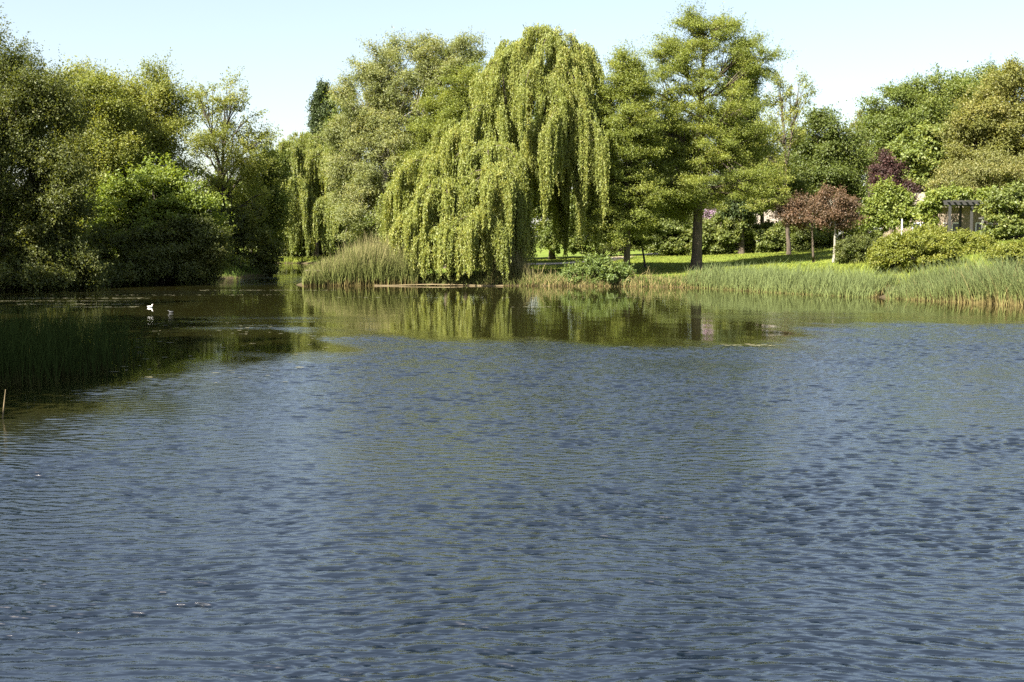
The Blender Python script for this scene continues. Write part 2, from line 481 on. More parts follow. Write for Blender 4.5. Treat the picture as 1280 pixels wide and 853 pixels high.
def limbs_to(tubes, r, base, top, trunk_r, fork, centres, n_main, lean=(0, 0), bow=0.25, sides=9, twig_r=0.03, straight=False):
    """trunk with a flared foot, main limbs to clusters of foliage, branches to every clump"""
    H = top - base[2]
    n = 14
    t = np.linspace(0, 1, n)
    P = np.stack((base[0] + lean[0] * t ** 1.3 + np.cumsum(r.normal(0, 0.012 * H / n * 3, n)) * (t > 0.05),
                  base[1] + lean[1] * t ** 1.3 + np.cumsum(r.normal(0, 0.012 * H / n * 3, n)) * (t > 0.05),
                  base[2] - 0.15 + (H + 0.15) * t), -1)
    rad = trunk_r * (1 - t) ** 0.8 * 0.9 + 0.025
    rad[0] = trunk_r * 1.45; 
    P = np.insert(P, 1, base + np.array((0, 0, 0.35)), 0); rad = np.insert(rad, 1, trunk_r * 1.08)
    tubes.add(P, rad, sides)
    cs = np.asarray(centres)
    if len(cs) == 0: return
    K = min(n_main, len(cs))
    km = cs[r.choice(len(cs), K, False)].copy()
    for _ in range(5):
        lab = ((cs[:, None] - km[None]) ** 2).sum(-1).argmin(1)
        for k in range(K):
            if (lab == k).any(): km[k] = cs[lab == k].mean(0)
    for k in range(K):
        c = km[k]
        f = fork + (c[2] - base[2] - fork * H) / H * (0.75 if straight else r.uniform(0.3, 0.6)) if c[2] > base[2] + fork * H else fork * r.uniform(.85, 1.1)
        f = min(max(f, fork * 0.9), 0.92)
        s = np.array([np.interp(base[2] + f * H, P[:, 2], P[:, i]) for i in range(3)])
        rs = np.interp(s[2], P[:, 2], rad) * 0.62
        L = np.linalg.norm(c - s)
        mid = s * 0.5 + c * 0.5 + np.array((0, 0, (-0.02 if straight else bow) * L)) * r.uniform(0.4, 1.2)
        B = bezier(s, mid, c, 9) + np.concatenate((np.zeros((1, 3)), r.normal(0, 0.015 * L, (8, 3))))
        rr = np.linspace(max(rs, 0.05), 0.045, 9)
        tubes.add(B, rr, 6)
        for q in cs[lab == k]:
            j = r.integers(3, 8); s2 = B[j]
            L2 = np.linalg.norm(q - s2)
            if L2 < 0.15: continue
            mid2 = (s2 + q) / 2 + np.array((0, 0, 0.18 * L2)) * r.uniform(-0.3, 1)
            tubes.add(bezier(s2, mid2, q, 6), np.linspace(rr[j] * 0.6 + 0.01, twig_r * 0.5, 6), 4)

def leaf_cloud(r, centres, lr, per, size, flat=0.75, aspect=0.5, upb=0.55, shell=0.45, sprigs=0.25, droop=0.0, outdir=None):
    """leaf faces scattered in clumps about the centres; returns arrays"""
    n = len(centres)
    lob = lr * r.uniform(0.6, 1.3, n)
    cnt = np.maximum(3, (per * (lob / lr) ** 2).astype(int))
    idx = np.repeat(np.arange(n), cnt)
    tot = len(idx)
    D = rand_dir(r, tot); 
    rad = np.minimum(np.abs(r.normal(0.62, 0.32, tot)), 1.25)
    sc = np.stack((lob, lob, lob * flat), -1)[idx] * np.stack((r.uniform(.7, 1.35, n), r.uniform(.7, 1.35, n), r.uniform(.75, 1.25, n)), -1)[idx]
    C = centres[idx] + D * sc * rad[:, None]
    if outdir is not None:
        C = C + outdir[idx] * (np.clip(r.normal(0.1, 0.42, tot), -0.9, 0.8) * lob[idx])[:, None] * np.array((1, 1, flat))
    # ragged sprigs that leave the clump
    ns = int(n * sprigs * 3)
    if ns:
        si = r.integers(0, n, ns)
        sd = rand_dir(r, ns); sd[:, 2] = np.abs(sd[:, 2]) * 0.9 + 0.1 - droop; sd = unit(sd)
        if outdir is not None: sd = unit(sd + outdir[si] * 0.9)
        ln = lob[si] * r.uniform(1.0, 1.9, ns)
        m_ = 14
        tpos = np.linspace(0.45, 1, m_)[None, :, None]
        SC = centres[si][:, None] + sd[:, None] * ln[:, None, None] * tpos + r.normal(0, size * 0.5, (ns, m_, 3))
        C = np.concatenate((C, SC.reshape(-1, 3))); D = np.concatenate((D, np.repeat(sd, m_, 0))); idx = np.concatenate((idx, np.repeat(si, m_)))
        tot = len(C)
    N = unit(D * 0.6 + np.array((0, 0, upb)) + r.normal(0, 0.36, (tot, 3)))
    A = rand_dir(r, tot) + D * 0.5; A[:, 2] -= droop
    A = unit(A)
    L = size * r.uniform(0.6, 1.4, tot); W = L * aspect * r.uniform(0.75, 1.25, tot)
    lobt = r.random(n)
    tint = np.clip(0.45 * lobt[idx] + 0.55 * r.random(tot), 0, 1)
    return C, A, N, L, W, tint

def sample_centres(r, bw, n, lo=0.5, zmin=None, gap=None):
    vols = np.array([(s[0] * s[1] + s[0] * s[2] + s[1] * s[2]) for _, s in bw]); pr = vols / vols.sum()
    out_ = []; od = []; tries = 0
    allc = np.array([c for c, _ in bw]); alls = np.array([s for _, s in bw])
    while len(out_) < n and tries < n * 30:
        tries += 1
        k = r.choice(len(bw), p=pr); c, s = bw[k]
        dv = rand_dir(r, 1)[0]
        rr = lo + (1 - lo) * r.random() ** 0.6
        p = c + dv * s * rr * r.uniform(0.92, 1.05)
        q = (((p - allc) / alls) ** 2).sum(1); q[k] = 9
        if q.min() < lo * lo * 0.8 and r.random() < 0.8: continue
        if zmin is not None and p[2] < zmin: continue
        if gap and out_ and min(((p - o) ** 2).sum() for o in out_[-400:]) < gap * gap and r.random() < 0.8: continue
        out_.append(p); od.append(dv)
    return np.array(out_), np.array(od)

DENSE = (1.75, 1.15, 1.55, 1.0)
def make_tree(name, label, cat, base_px, d, blobs, mat, n=70, lr=1.0, per=300, size=0.2, flat=0.75, aspect=0.5, upb=0.55,
              trunk_r=0.3, fork=0.25, n_main=7, bark='bark', depthk=0.85, lo=0.5, seed=1, group=None, lean=(0, 0), bow=0.25, sprigs=0.3,
              droop=0.0, straight=False, top=None, base_y=None, zclear=0.0, gap=None, twig_r=0.03, shell=0.45):
    r = np.random.default_rng(seed)
    n = int(n * DENSE[0]); lr = lr * DENSE[1]; per = per * DENSE[2]; size = size * DENSE[3]
    bx = wx(base_px, d) if base_y is None else base_px
    by = d if base_y is None else base_y
    base = np.array((bx, by, gz(bx, by)))
    bw = blobs_world(blobs, d, depthk)
    ztop = max(c[2] + s[2] for c, s in bw)
    cs, od = sample_centres(r, bw, n, lo, base[2] + zclear + lr * 0.3, gap)
    cm = cs.mean(0)
    root = empty(name, base)
    tag(root, label, cat, group)
    tb = Tubes()
    limbs_to(tb, r, base, base[2] + ((top or 0.86) * (ztop - base[2])), trunk_r, fork, cs, n_main, lean=lean if lean != (0, 0) else ((cm[0] - base[0]) * 0.6, (cm[1] - base[1]) * 0.6), bow=bow, straight=straight, twig_r=twig_r)
    tb.V = [v - base for v in tb.V]
    obj('trunk', tb.mesh(name + '_trunk', M[bark]), root)
    C, A, N, L, W, tint = leaf_cloud(r, cs - base, lr, per, size, flat, aspect, upb, shell, sprigs, droop, od)
    V, Q = leaf_quads(C, A, N, L, W)
    obj('crown', quad_mesh(name + '_crown', V, Q, M[mat], tint), root)
    return root

def make_bush(name, label, cat, d, blobs, mat, n=40, lr=0.5, per=220, size=0.16, flat=0.8, aspect=0.55, upb=0.5, depthk=0.8, seed=1, group=None,
              lo=0.65, sprigs=0.3, bark='bark_dark', part='foliage', shell=0.5, droop=0.0, overhang=False):
    r = np.random.default_rng(seed)
    n = int(n * 1.6); lr = lr * 0.9; per = per * 1.1; size = size * 1.05
    bw = blobs_world(blobs, d, depthk)
    cx_ = np.mean([c[0] for c, _ in bw]); cy_ = np.mean([c[1] for c, _ in bw])
    base = np.array((cx_, cy_, gz(cx_, cy_)))
    zlow = min(base[2], 0.0) if overhang else base[2]
    cs, od = sample_centres(r, bw, n, lo, zlow + 0.1)
    root = empty(name, base); tag(root, label, cat, group)
    tb = Tubes()
    for q in cs[r.choice(len(cs), min(12, len(cs)), False)]:
        s = base + np.array((r.normal(0, 0.08), r.normal(0, 0.08), -0.1)); s[:2] = s[:2] * 0.93 + q[:2] * 0.07; s[2] = gz(s[0], s[1]) - 0.1
        tb.add(bezier(s, (s + q) / 2 + np.array((0, 0, 0.2)), q, 6) - base, np.linspace(0.05, 0.012, 6), 5)
    obj('stems', tb.mesh(name + '_stems', M[bark]), root)
    C, A, N, L, W, tint = leaf_cloud(r, cs - base, lr, per, size, flat, aspect, upb, shell, sprigs, droop, od)
    V, Q = leaf_quads(C, A, N, L, W)
    obj(part, quad_mesh(name + '_leaves', V, Q, M[mat], tint), root)
    return root

# ---- weeping willows: curtains of hanging shoots
def make_weeping(name, label, base_px, d, domes, mat, seed, trunk_r=0.55, strands=17, step=0.07, leaf=0.2, wtress=0.44, base_dd=0, bark='bark'):
    r = np.random.default_rng(seed)
    bx = wx(base_px, d + base_dd); by = d + base_dd
    base = np.array((bx, by, gz(bx, by)))
    root = empty(name, base); tag(root, label, 'tree')
    tops = []; Cs = []; As = []; Ns = []; Ls = []; Ts = []
    heads = []; arcs = []
    for (px, py, rx, ry, dd, nt_, l0, l1) in domes:
        c = at(px, py, d + dd); k = (d + dd) / F
        s = np.array((rx * k, rx * k * 0.85, ry * k))
        k_arc = max(3, int(round(nt_ / 4.5)))
        spots = []
        for i in range(k_arc):
            az = 2 * math.pi * (i + r.uniform(-.4, .4)) / k_arc; sc_ = r.uniform(0.62, 1.1)
            t = np.linspace(0, 1, 9)
            swing = r.normal(0, 0.25)
            arc = c + np.stack((np.cos(az + swing * t) * s[0] * sc_ * t, np.sin(az + swing * t) * s[1] * sc_ * t, s[2] * sc_ * (np.cos(math.pi / 2 * t ** 1.5) - 0.35 * (1 - t) ** 2)), -1)
            arcs.append(arc)
            for tq in (0.04, 0.14, 0.25, 0.42, 0.6, 0.78, 0.92, 1.0):
                if r.random() < 0.85 or tq < 0.2: spots.append((np.array([np.interp(tq, t, arc[:, q]) for q in range(3)]) + r.normal(0, 0.12, 3), np.array((math.cos(az), math.sin(az), 0.3)), tq))
        for (p, dv, tq) in spots:
            heads.append(p)
            ln = r.uniform(l0, l1) * k * (0.55 + 0.55 * tq)
            zfloor = max(gz(p[0], p[1]), 0) + r.uniform(0.02, 0.4)
            ln = min(ln, max(p[2] - zfloor, 0.6))
            outv = np.array((dv[0], dv[1], 0.0)); 
            if np.linalg.norm(outv) < 0.1: outv = np.array((1.0, 0, 0))
            outv /= np.linalg.norm(outv)
            tw = wtress * r.uniform(0.6, 1.3)
            ttint = r.random()
            ns = max(5, int(strands * r.uniform(0.7, 1.3)))
            off = r.normal(0, 0.5, (ns, 2)) * tw
            sl = ln * np.clip(1.0 - 0.6 * np.hypot(off[:, 0], off[:, 1]) / tw * r.uniform(0.4, 1.2, ns), 0.2, 1)
            z0 = 0.45 * tw * (1 - (off ** 2).sum(1) / (tw * tw)) 
            pf = p + r.normal(0, 0.2, (40, 3)); Cs.append(pf); Ts.append(np.full(40, ttint))
            for q in range(ns):
                m_ = max(4, int(sl[q] / step))
                t = (np.arange(m_) + r.random(m_)) / m_ * sl[q]
                arch = (1 - np.exp(-t / 0.5)) * 0.35 * r.uniform(0.3, 1.2)
                taper = 1 - 0.45 * (t / max(ln, 0.1))
                w1, w2 = r.uniform(0, 6.28, 2)
                X = p[0] + off[q, 0] * taper + outv[0] * arch + 0.05 * np.sin(t * 2.1 + w1)
                Y = p[1] + off[q, 1] * taper + outv[1] * arch + 0.05 * np.sin(t * 1.7 + w2)
                Z = p[2] + z0[q] - t
                Cs.append(np.stack((X, Y, Z), -1) + r.normal(0, 0.035, (m_, 3)))
                Ts.append(np.full(m_, ttint))
    C = np.concatenate(Cs); tot = len(C)
    T = np.clip(0.4 * np.concatenate(Ts) + 0.6 * r.random(tot), 0, 1)
    A = r.normal(0, 0.55, (tot, 3)); A[:, 2] -= 1.0
    cm = np.array([np.mean([h[i] for h in heads]) for i in range(3)])
    outw = C - cm; outw[:, 2] *= 0.2
    N = unit(unit(outw) * 0.6 + np.array((0, 0, 0.25)) + r.normal(0, 0.45, (tot, 3)))
    L = leaf * r.uniform(0.6, 1.4, tot); W = L * r.uniform(0.25, 0.42, tot)
    V, Q = leaf_quads(C - base, A, N, L, W)
    heads = np.array(heads)
    tb = Tubes()
    sel = heads[r.choice(len(heads), min(110, len(heads)), False)]
    limbs_to(tb, r, base, base[2] + 0.8 * (heads[:, 2].max() - base[2]), trunk_r, 0.2, sel, 9, lean=((cm[0] - base[0]) * .7, (cm[1] - base[1]) * .7), bow=0.35)
    for arc in arcs: tb.add(arc - np.array((0, 0, 0.12)), np.linspace(0.06, 0.015, len(arc)), 5)
    tb.V = [v - base for v in tb.V]
    obj('trunk', tb.mesh(name + '_trunk', M[bark]), root)
    obj('crown', quad_mesh(name + '_crown', V, Q, M[mat], T), root)
    return root

make_weeping('weeping_willow', 'large bright weeping willow trailing its curtains to the water on the near spit', 652, 86, [
    # px, py, rx, ry, depth, tresses, shortest and longest curtain in pixels
    (690, 78, 45, 48, 0, 38, 25, 70), (648, 82, 34, 34, 1, 26, 25, 60), (722, 90, 28, 36, 1, 24, 25, 70), (610, 115, 26, 30, 0.5, 20, 30, 60),
    (640, 105, 45, 45, 0, 36, 30, 70),
    (718, 120, 36, 62, 1, 44, 50, 120),
    (680, 130, 60, 55, -1, 54, 30, 80),
    (620, 160, 48, 42, -1, 42, 35, 80),
    (700, 175, 50, 40, -2.2, 44, 70, 140),
    (575, 185, 46, 34, -1.5, 44, 40, 90),
    (610, 205, 50, 30, -3, 42, 45, 95),
    (540, 222, 44, 28, -2, 40, 45, 95),
    (508, 248, 34, 26, -1.5, 30, 50, 90),
    (618, 240, 44, 34, -5, 46, 50, 100),
    (556, 252, 42, 30, -4.5, 44, 50, 95),
    (600, 288, 50, 26, -5.6, 60, 45, 75), (575, 315, 52, 18, -5.2, 46, 30, 46), (640, 290, 24, 24, -4.0, 26, 40, 65), (520, 285, 30, 24, -4.2, 30, 40, 65),
    (548, 300, 34, 22, -5.4, 24, 35, 55),
    (668, 215, 52, 40, 5, 40, 70, 120),
    (600, 200, 60, 50, 7, 40, 50, 110),
    (735, 210, 14, 40, -1, 12, 70, 110),
], 'willow', 21)

make_weeping('weeping_willow', 'far smaller weeping willow hanging over the back channel left of the pale tree', 395, 158, [
    (385, 195, 34, 32, 0, 50, 25, 60),
    (360, 205, 26, 30, -3, 36, 30, 70),
    (410, 215, 32, 34, -3, 44, 35, 80),
    (372, 250, 28, 30, -5, 40, 35, 65),
    (412, 265, 26, 24, -6, 34, 30, 55),
    (395, 235, 40, 40, 4, 40, 40, 70),
    (350, 240, 24, 30, 3, 40, 40, 80),
    (345, 275, 24, 24, 1, 36, 40, 60),
    (425, 250, 26, 30, 1, 40, 45, 80),
    (385, 288, 40, 18, -3, 40, 25, 42),
], 'willow_far', 22, trunk_r=0.5, strands=9, step=0.15, leaf=0.34, wtress=0.75, base_dd=3)

# ---- the pale and feathery trees round the big willow
make_tree('white_willow', 'tall pale grey-green tree left of and behind the big weeping willow', 'tree', 480, 98, [
    (560, 75, 42, 36), (500, 95, 52, 42), (455, 130, 40, 50), (520, 130, 55, 55), (450, 195, 40, 55), (485, 215, 50, 60, -2), (455, 265, 32, 45, -3), (430, 215, 20, 60, 1), (500, 170, 60, 60, 1)],
    'white_willow', n=260, lr=0.75, per=330, size=0.17, aspect=0.4, trunk_r=0.5, fork=0.18, n_main=10, seed=31, bark='bark_pale', sprigs=0.6, droop=0.3)
make_tree('swamp_cypress', 'feathery yellow-green conifer squeezed between the pale tree and the big willow', 'tree', 560, 95, [
    (575, 110, 26, 40), (560, 160, 40, 40), (545, 205, 44, 36), (528, 240, 40, 30)],
    'cypress', n=150, lr=0.8, per=320, size=0.15, flat=0.45, aspect=0.35, sprigs=1.0, droop=0.15, trunk_r=0.3, fork=0.12, n_main=14, seed=32, straight=True, upb=0.9, lo=0.35)
make_tree('swamp_cypress', 'feathery conifer in full leaf just right of the big willow, its trunk hidden', 'tree', 782, 86.5, [
    (780, 98, 20, 36), (785, 140, 38, 48), (775, 195, 44, 48), (778, 245, 48, 40), (770, 285, 40, 24)],
    'cypress', n=190, lr=0.8, per=320, size=0.15, flat=0.45, aspect=0.35, sprigs=1.0, droop=0.15, trunk_r=0.28, fork=0.12, n_main=14, seed=33, straight=True, upb=0.9, lo=0.35)
make_tree('swamp_cypress', 'tallest feathery conifer with a thick bare trunk standing alone on the lawn', 'tree', 870, 90, [
    (860, 30, 15, 18), (862, 50, 34, 36), (890, 42, 28, 24), (838, 70, 24, 32), (905, 58, 32, 32), (945, 75, 36, 30), (845, 110, 50, 52), (905, 115, 52, 50), (825, 165, 58, 46), (890, 170, 66, 52), (930, 175, 44, 40),
    (795, 215, 58, 38), (865, 222, 70, 38), (925, 218, 56, 36), (790, 252, 48, 24), (850, 252, 52, 20), (945, 240, 40, 22)],
    'cypress', n=320, lr=0.75, per=270, size=0.15, flat=0.52, aspect=0.35, sprigs=1.0, droop=0.15, trunk_r=0.46, fork=0.30, n_main=20, seed=34, straight=True, upb=0.8, lo=0.2, top=0.92, lean=(0.3, 0), zclear=2.6)

# dark narrow tree far behind
make_tree('columnar_evergreen', 'dark narrow evergreen poking above the far willow', 'tree', 405, 185, [
    (404, 126, 11, 18), (405, 142, 15, 24), (406, 165, 15, 40), (406, 215, 16, 50)], 'evergreen', n=190, lr=0.62, per=170, size=0.32, trunk_r=0.35, fork=0.1, n_main=8, seed=35, flat=1.2, sprigs=0.15, lo=0.4)
make_tree('background_tree', 'small dark round treetop showing over the pale tree\'s left shoulder', 'tree', 432, 170, [
    (430, 126, 9, 12), (432, 150, 16, 22), (434, 190, 20, 40)], 'oak', n=40, lr=1.0, per=200, size=0.35, trunk_r=0.3, fork=0.2, n_main=6, seed=36)
make_tree('columnar_evergreen', 'dark evergreen cone behind the top of the lone lawn conifer', 'tree', 926, 112, [
    (926, 85, 14, 30), (926, 125, 22, 40), (926, 170, 24, 50), (926, 230, 26, 45)], 'evergreen', n=190, lr=0.6, per=180, size=0.2, trunk_r=0.3, fork=0.1, n_main=8, seed=37, flat=1.1, lo=0.45)
make_tree('sparse_tree', 'thin-leaved tree with airy twigs rising right of the lone lawn conifer', 'tree', 985, 104, [
    (985, 120, 26, 30), (975, 165, 34, 36), (950, 200, 34, 40), (960, 240, 30, 30)], 'left_light', n=90, lr=0.6, per=70, size=0.16, trunk_r=0.2, fork=0.25, n_main=8, seed=38, sprigs=1.0, lo=0.3)

# ---- background trees on the right
make_tree('broadleaf_tree', 'dark green round-headed tree behind the bungalow, right of the lawn conifer', 'tree', 1030, 128, [
    (1028, 175, 34, 36), (1015, 205, 36, 34), (1050, 205, 30, 38), (1030, 235, 46, 30), (995, 225, 24, 30)], 'round', n=110, lr=1.15, per=330, size=0.26, trunk_r=0.35, n_main=8, seed=41)
make_tree('broadleaf_tree', 'thin half-bare tree in the dip between the two round green trees', 'tree', 1083, 150, [
    (1080, 165, 18, 24), (1088, 195, 24, 30)], 'olive', n=40, lr=0.7, per=50, size=0.24, trunk_r=0.22, n_main=6, seed=42, sprigs=1.2, lo=0.2)
make_tree('broadleaf_tree', 'broad mid green tree with layered clumps at the right skyline', 'tree', 1150, 138, [
    (1160, 125, 34, 30), (1120, 140, 34, 32), (1190, 140, 30, 36), (1140, 170, 52, 34), (1185, 180, 40, 36), (1105, 185, 26, 36)], 'oak', n=120, lr=1.3, per=330, size=0.27, trunk_r=0.5, n_main=9, seed=43, flat=0.6)
make_tree('broadleaf_tree', 'bright green large-leaved tree in front of the skyline tree, above the purple tree', 'tree', 1148, 124, [
    (1155, 185, 24, 30), (1130, 205, 30, 28), (1165, 215, 34, 30), (1145, 238, 36, 22)], 'chestnut', n=75, lr=1.0, per=240, size=0.34, aspect=0.6, trunk_r=0.35, n_main=7, seed=44, flat=0.5, upb=0.9)
make_tree('broadleaf_tree', 'yellowish-brown leafed tree at the right edge of the photo', 'tree', 1255, 120, [
    (1262, 120, 34, 38), (1225, 155, 34, 36), (1260, 170, 44, 44), (1215, 190, 40, 34), (1250, 210, 44, 30), (1300, 160, 40, 60)], 'yellow', n=140, lr=1.05, per=330, size=0.24, trunk_r=0.42, n_main=9, seed=45)
make_tree('broadleaf_tree', 'plain green treetop between the layered tree and the yellowish tree', 'tree', 1215, 145, [
    (1215, 125, 28, 32), (1205, 165, 34, 40), (1240, 120, 26, 34)], 'oak', n=60, lr=1.2, per=300, size=0.28, trunk_r=0.4, n_main=7, seed=46)
make_tree('broadleaf_tree', 'low greyish olive tree behind the pergola at the right edge', 'tree', 1240, 112, [
    (1235, 220, 44, 22), (1275, 222, 30, 24), (1200, 232, 26, 18)], 'olive', n=70, lr=0.8, per=320, size=0.19, trunk_r=0.22, n_main=7, seed=47)
make_tree('purple_tree', 'dark purple-leaved tree behind the young green tree', 'tree', 1112, 108, [
    (1106, 212, 12, 18), (1108, 234, 15, 18), (1130, 246, 11, 20)], 'purple', n=48, lr=0.6, per=260, size=0.17, trunk_r=0.14, n_main=6, seed=48)

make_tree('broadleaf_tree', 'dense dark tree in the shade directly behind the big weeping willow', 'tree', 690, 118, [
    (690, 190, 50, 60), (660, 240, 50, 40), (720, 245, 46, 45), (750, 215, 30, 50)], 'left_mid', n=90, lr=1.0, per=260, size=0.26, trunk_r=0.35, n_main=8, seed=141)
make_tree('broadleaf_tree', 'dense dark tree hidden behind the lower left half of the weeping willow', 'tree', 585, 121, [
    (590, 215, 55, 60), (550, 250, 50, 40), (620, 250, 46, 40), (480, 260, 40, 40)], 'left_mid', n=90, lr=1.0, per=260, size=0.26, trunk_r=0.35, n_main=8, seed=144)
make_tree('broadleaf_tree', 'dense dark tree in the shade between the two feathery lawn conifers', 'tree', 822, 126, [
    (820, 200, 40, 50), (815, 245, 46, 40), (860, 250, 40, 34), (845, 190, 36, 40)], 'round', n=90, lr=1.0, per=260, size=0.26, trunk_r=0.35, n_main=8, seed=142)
make_tree('broadleaf_tree', 'mid green tree behind the right lower boughs of the lone lawn conifer', 'tree', 950, 122, [
    (950, 225, 40, 34), (925, 250, 36, 24), (975, 245, 30, 24)], 'round', n=70, lr=0.9, per=260, size=0.24, trunk_r=0.3, n_main=8, seed=143)
# ---- small trees on the lawn
make_tree('red_maple', 'small red-leaved tree with slender dark trunk, left of the pair', 'tree', 1016, 90, [
    (1008, 262, 26, 20), (990, 268, 18, 18), (1022, 270, 16, 16)], 'red', n=34, lr=0.5, per=150, size=0.14, trunk_r=0.09, fork=0.45, n_main=6, seed=51, group=None)
make_tree('red_maple', 'small red-leaved tree with pale lit trunk, right of the pair', 'tree', 1041, 88, [
    (1042, 255, 24, 20), (1060, 264, 16, 16), (1030, 264, 16, 18), (1048, 272, 22, 13)], 'red', n=34, lr=0.5, per=150, size=0.14, trunk_r=0.10, fork=0.45, n_main=6, seed=52, bark='bark_pale')
make_tree('young_tree', 'young bright green tree on a short dark trunk beside the pale post', 'tree', 1117, 97, [
    (1112, 248, 16, 16), (1100, 264, 20, 15), (1124, 262, 20, 16), (1086, 275, 12, 10), (1112, 276, 26, 10)], 'vine', n=55, lr=0.5, per=150, size=0.2, aspect=0.65, trunk_r=0.10, fork=0.35, n_main=6, seed=53)
make_tree('small_tree', 'slight leaning tree with a thin bare stem, under the feathery conifers', 'tree', 806, 93, [
    (795, 295, 22, 12), (780, 290, 18, 12), (815, 290, 16, 10)], 'cypress', n=40, lr=0.45, per=130, size=0.14, flat=0.4, trunk_r=0.09, fork=0.5, n_main=5, seed=54, lean=(-0.6, 0), bark='bark_dark')

# ---- left bank trees
LB = 'trees on the left bank'
make_tree('bank_tree', 'tallest dark tree at the left edge of the photo, thin twigs at its top', 'tree', 10, 76, [
    (0, 82, 36, 42), (38, 125, 44, 36), (5, 140, 60, 55), (60, 165, 44, 50), (10, 215, 60, 60), (60, 235, 50, 50), (-50, 150, 60, 80)], 'left_dark', n=170, lr=1.0, per=380, size=0.16, trunk_r=0.35, n_main=10, seed=61, bark='bark_dark', sprigs=0.6)
make_tree('bank_tree', 'light green tree second from the left edge, behind the dark one', 'tree', 105, 92, [
    (100, 120, 40, 34), (125, 135, 40, 36), (85, 165, 44, 44), (130, 185, 46, 50), (110, 240, 56, 50)], 'left_light', n=120, lr=1.0, per=360, size=0.18, trunk_r=0.33, n_main=9, seed=62, bark='bark_dark', sprigs=0.6)
make_tree('bank_tree', 'rounded light green tree with a dark ivy-clad stem, middle of the left bank', 'tree', 178, 98, [
    (180, 125, 42, 38), (160, 145, 34, 36), (205, 150, 36, 44), (175, 185, 52, 46), (195, 235, 56, 46), (150, 225, 40, 40)], 'left_light', n=130, lr=1.0, per=300, size=0.18, trunk_r=0.33, n_main=10, seed=63, bark='bark_dark', sprigs=0.8, lo=0.4)
make_tree('bank_tree', 'airy tree showing sky through its twigs, right end of the left bank', 'tree', 278, 106, [
    (265, 120, 36, 34), (300, 150, 34, 40), (255, 160, 38, 44), (315, 190, 26, 38), (280, 205, 50, 46), (300, 245, 44, 34)], 'left_light', n=85, lr=0.75, per=100, size=0.18, trunk_r=0.28, n_main=14, seed=64, bark='bark_dark', sprigs=1.2, lo=0.3, twig_r=0.05)
make_tree('bank_tree', 'leaning yellow-green tree over the mouth of the back channel', 'tree', 315, 112, [
    (330, 215, 22, 34), (315, 255, 36, 30), (340, 265, 22, 30), (330, 295, 22, 18)], 'left_mid', n=80, lr=0.8, per=230, size=0.2, trunk_r=0.22, n_main=8, seed=65, bark='bark_dark', sprigs=0.9, lo=0.4)
make_tree('bank_tree', 'bright fresh green maple low in the middle of the left bank', 'tree', 190, 86, [
    (185, 235, 46, 30), (150, 255, 34, 28), (220, 255, 40, 30), (190, 285, 60, 30), (240, 290, 34, 26)], 'left_bright', n=90, lr=0.8, per=200, size=0.2, aspect=0.65, flat=0.45, sprigs=0.9, trunk_r=0.22, n_main=9, seed=66, bark='bark_dark')
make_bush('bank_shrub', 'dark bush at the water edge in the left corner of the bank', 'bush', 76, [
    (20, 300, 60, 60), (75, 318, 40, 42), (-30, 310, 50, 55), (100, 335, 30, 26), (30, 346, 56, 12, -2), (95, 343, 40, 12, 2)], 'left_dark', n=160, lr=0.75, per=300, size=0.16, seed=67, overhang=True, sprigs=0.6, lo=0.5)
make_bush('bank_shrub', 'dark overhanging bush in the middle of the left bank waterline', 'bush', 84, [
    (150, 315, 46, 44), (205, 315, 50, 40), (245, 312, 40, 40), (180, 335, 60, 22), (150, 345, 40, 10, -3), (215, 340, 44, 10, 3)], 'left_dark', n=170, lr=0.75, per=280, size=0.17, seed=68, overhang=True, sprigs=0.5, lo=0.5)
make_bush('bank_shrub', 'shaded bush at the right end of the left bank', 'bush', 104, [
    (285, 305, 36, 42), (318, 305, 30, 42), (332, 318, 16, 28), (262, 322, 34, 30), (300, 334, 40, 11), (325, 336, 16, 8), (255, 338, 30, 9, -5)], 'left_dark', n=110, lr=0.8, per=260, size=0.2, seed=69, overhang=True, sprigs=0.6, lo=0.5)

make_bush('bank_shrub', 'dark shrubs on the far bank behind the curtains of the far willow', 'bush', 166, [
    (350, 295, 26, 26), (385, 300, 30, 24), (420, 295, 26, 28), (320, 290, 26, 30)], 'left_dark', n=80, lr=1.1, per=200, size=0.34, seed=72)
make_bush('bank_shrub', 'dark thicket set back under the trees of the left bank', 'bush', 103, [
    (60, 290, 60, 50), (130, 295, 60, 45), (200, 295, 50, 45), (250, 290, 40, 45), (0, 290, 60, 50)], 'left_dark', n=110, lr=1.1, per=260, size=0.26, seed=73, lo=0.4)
# sunlit branch reaching out over the water from the left bank
r_ = np.random.default_rng(70)
b0 = at(232, 320, 90); 
branch = empty('overhanging_branch', (b0[0], b0[1], gz(b0[0], b0[1])))
tag(branch, 'sunlit yellow-green leafy branch reaching out over the dark water of the left bank', 'branch')
o0 = np.array(branch.location)
tb = Tubes(); Cl = []
ends = [(262, 318), (276, 327), (296, 322), (309, 326), (290, 334), (298, 342), (308, 331), (282, 322)]
for (ex, ey) in ends:
    e = at(ex, ey, 86.5 + r_.uniform(-0.6, 0.6))
    cv = bezier(b0, (b0 + e) / 2 + np.array((0, -0.5, 0.5)), e, 9)
    tb.add(cv - o0, np.linspace(0.05, 0.012, 9), 5)
    for t in cv[4:]:
        Cl.append(t + r_.normal(0, 0.16, (26, 3)) * np.array((1.3, 1, 0.55)))
obj('stem', tb.mesh('branch_stem', M['bark_dark']), branch)
Cl = np.concatenate(Cl) - o0; k_ = len(Cl)
V, Q = leaf_quads(Cl, rand_dir(r_, k_), unit(np.array((0, 0, 1.0)) + r_.normal(0, 0.5, (k_, 3))), 0.17 * r_.uniform(.6, 1.4, k_), 0.11 * r_.uniform(.6, 1.4, k_))
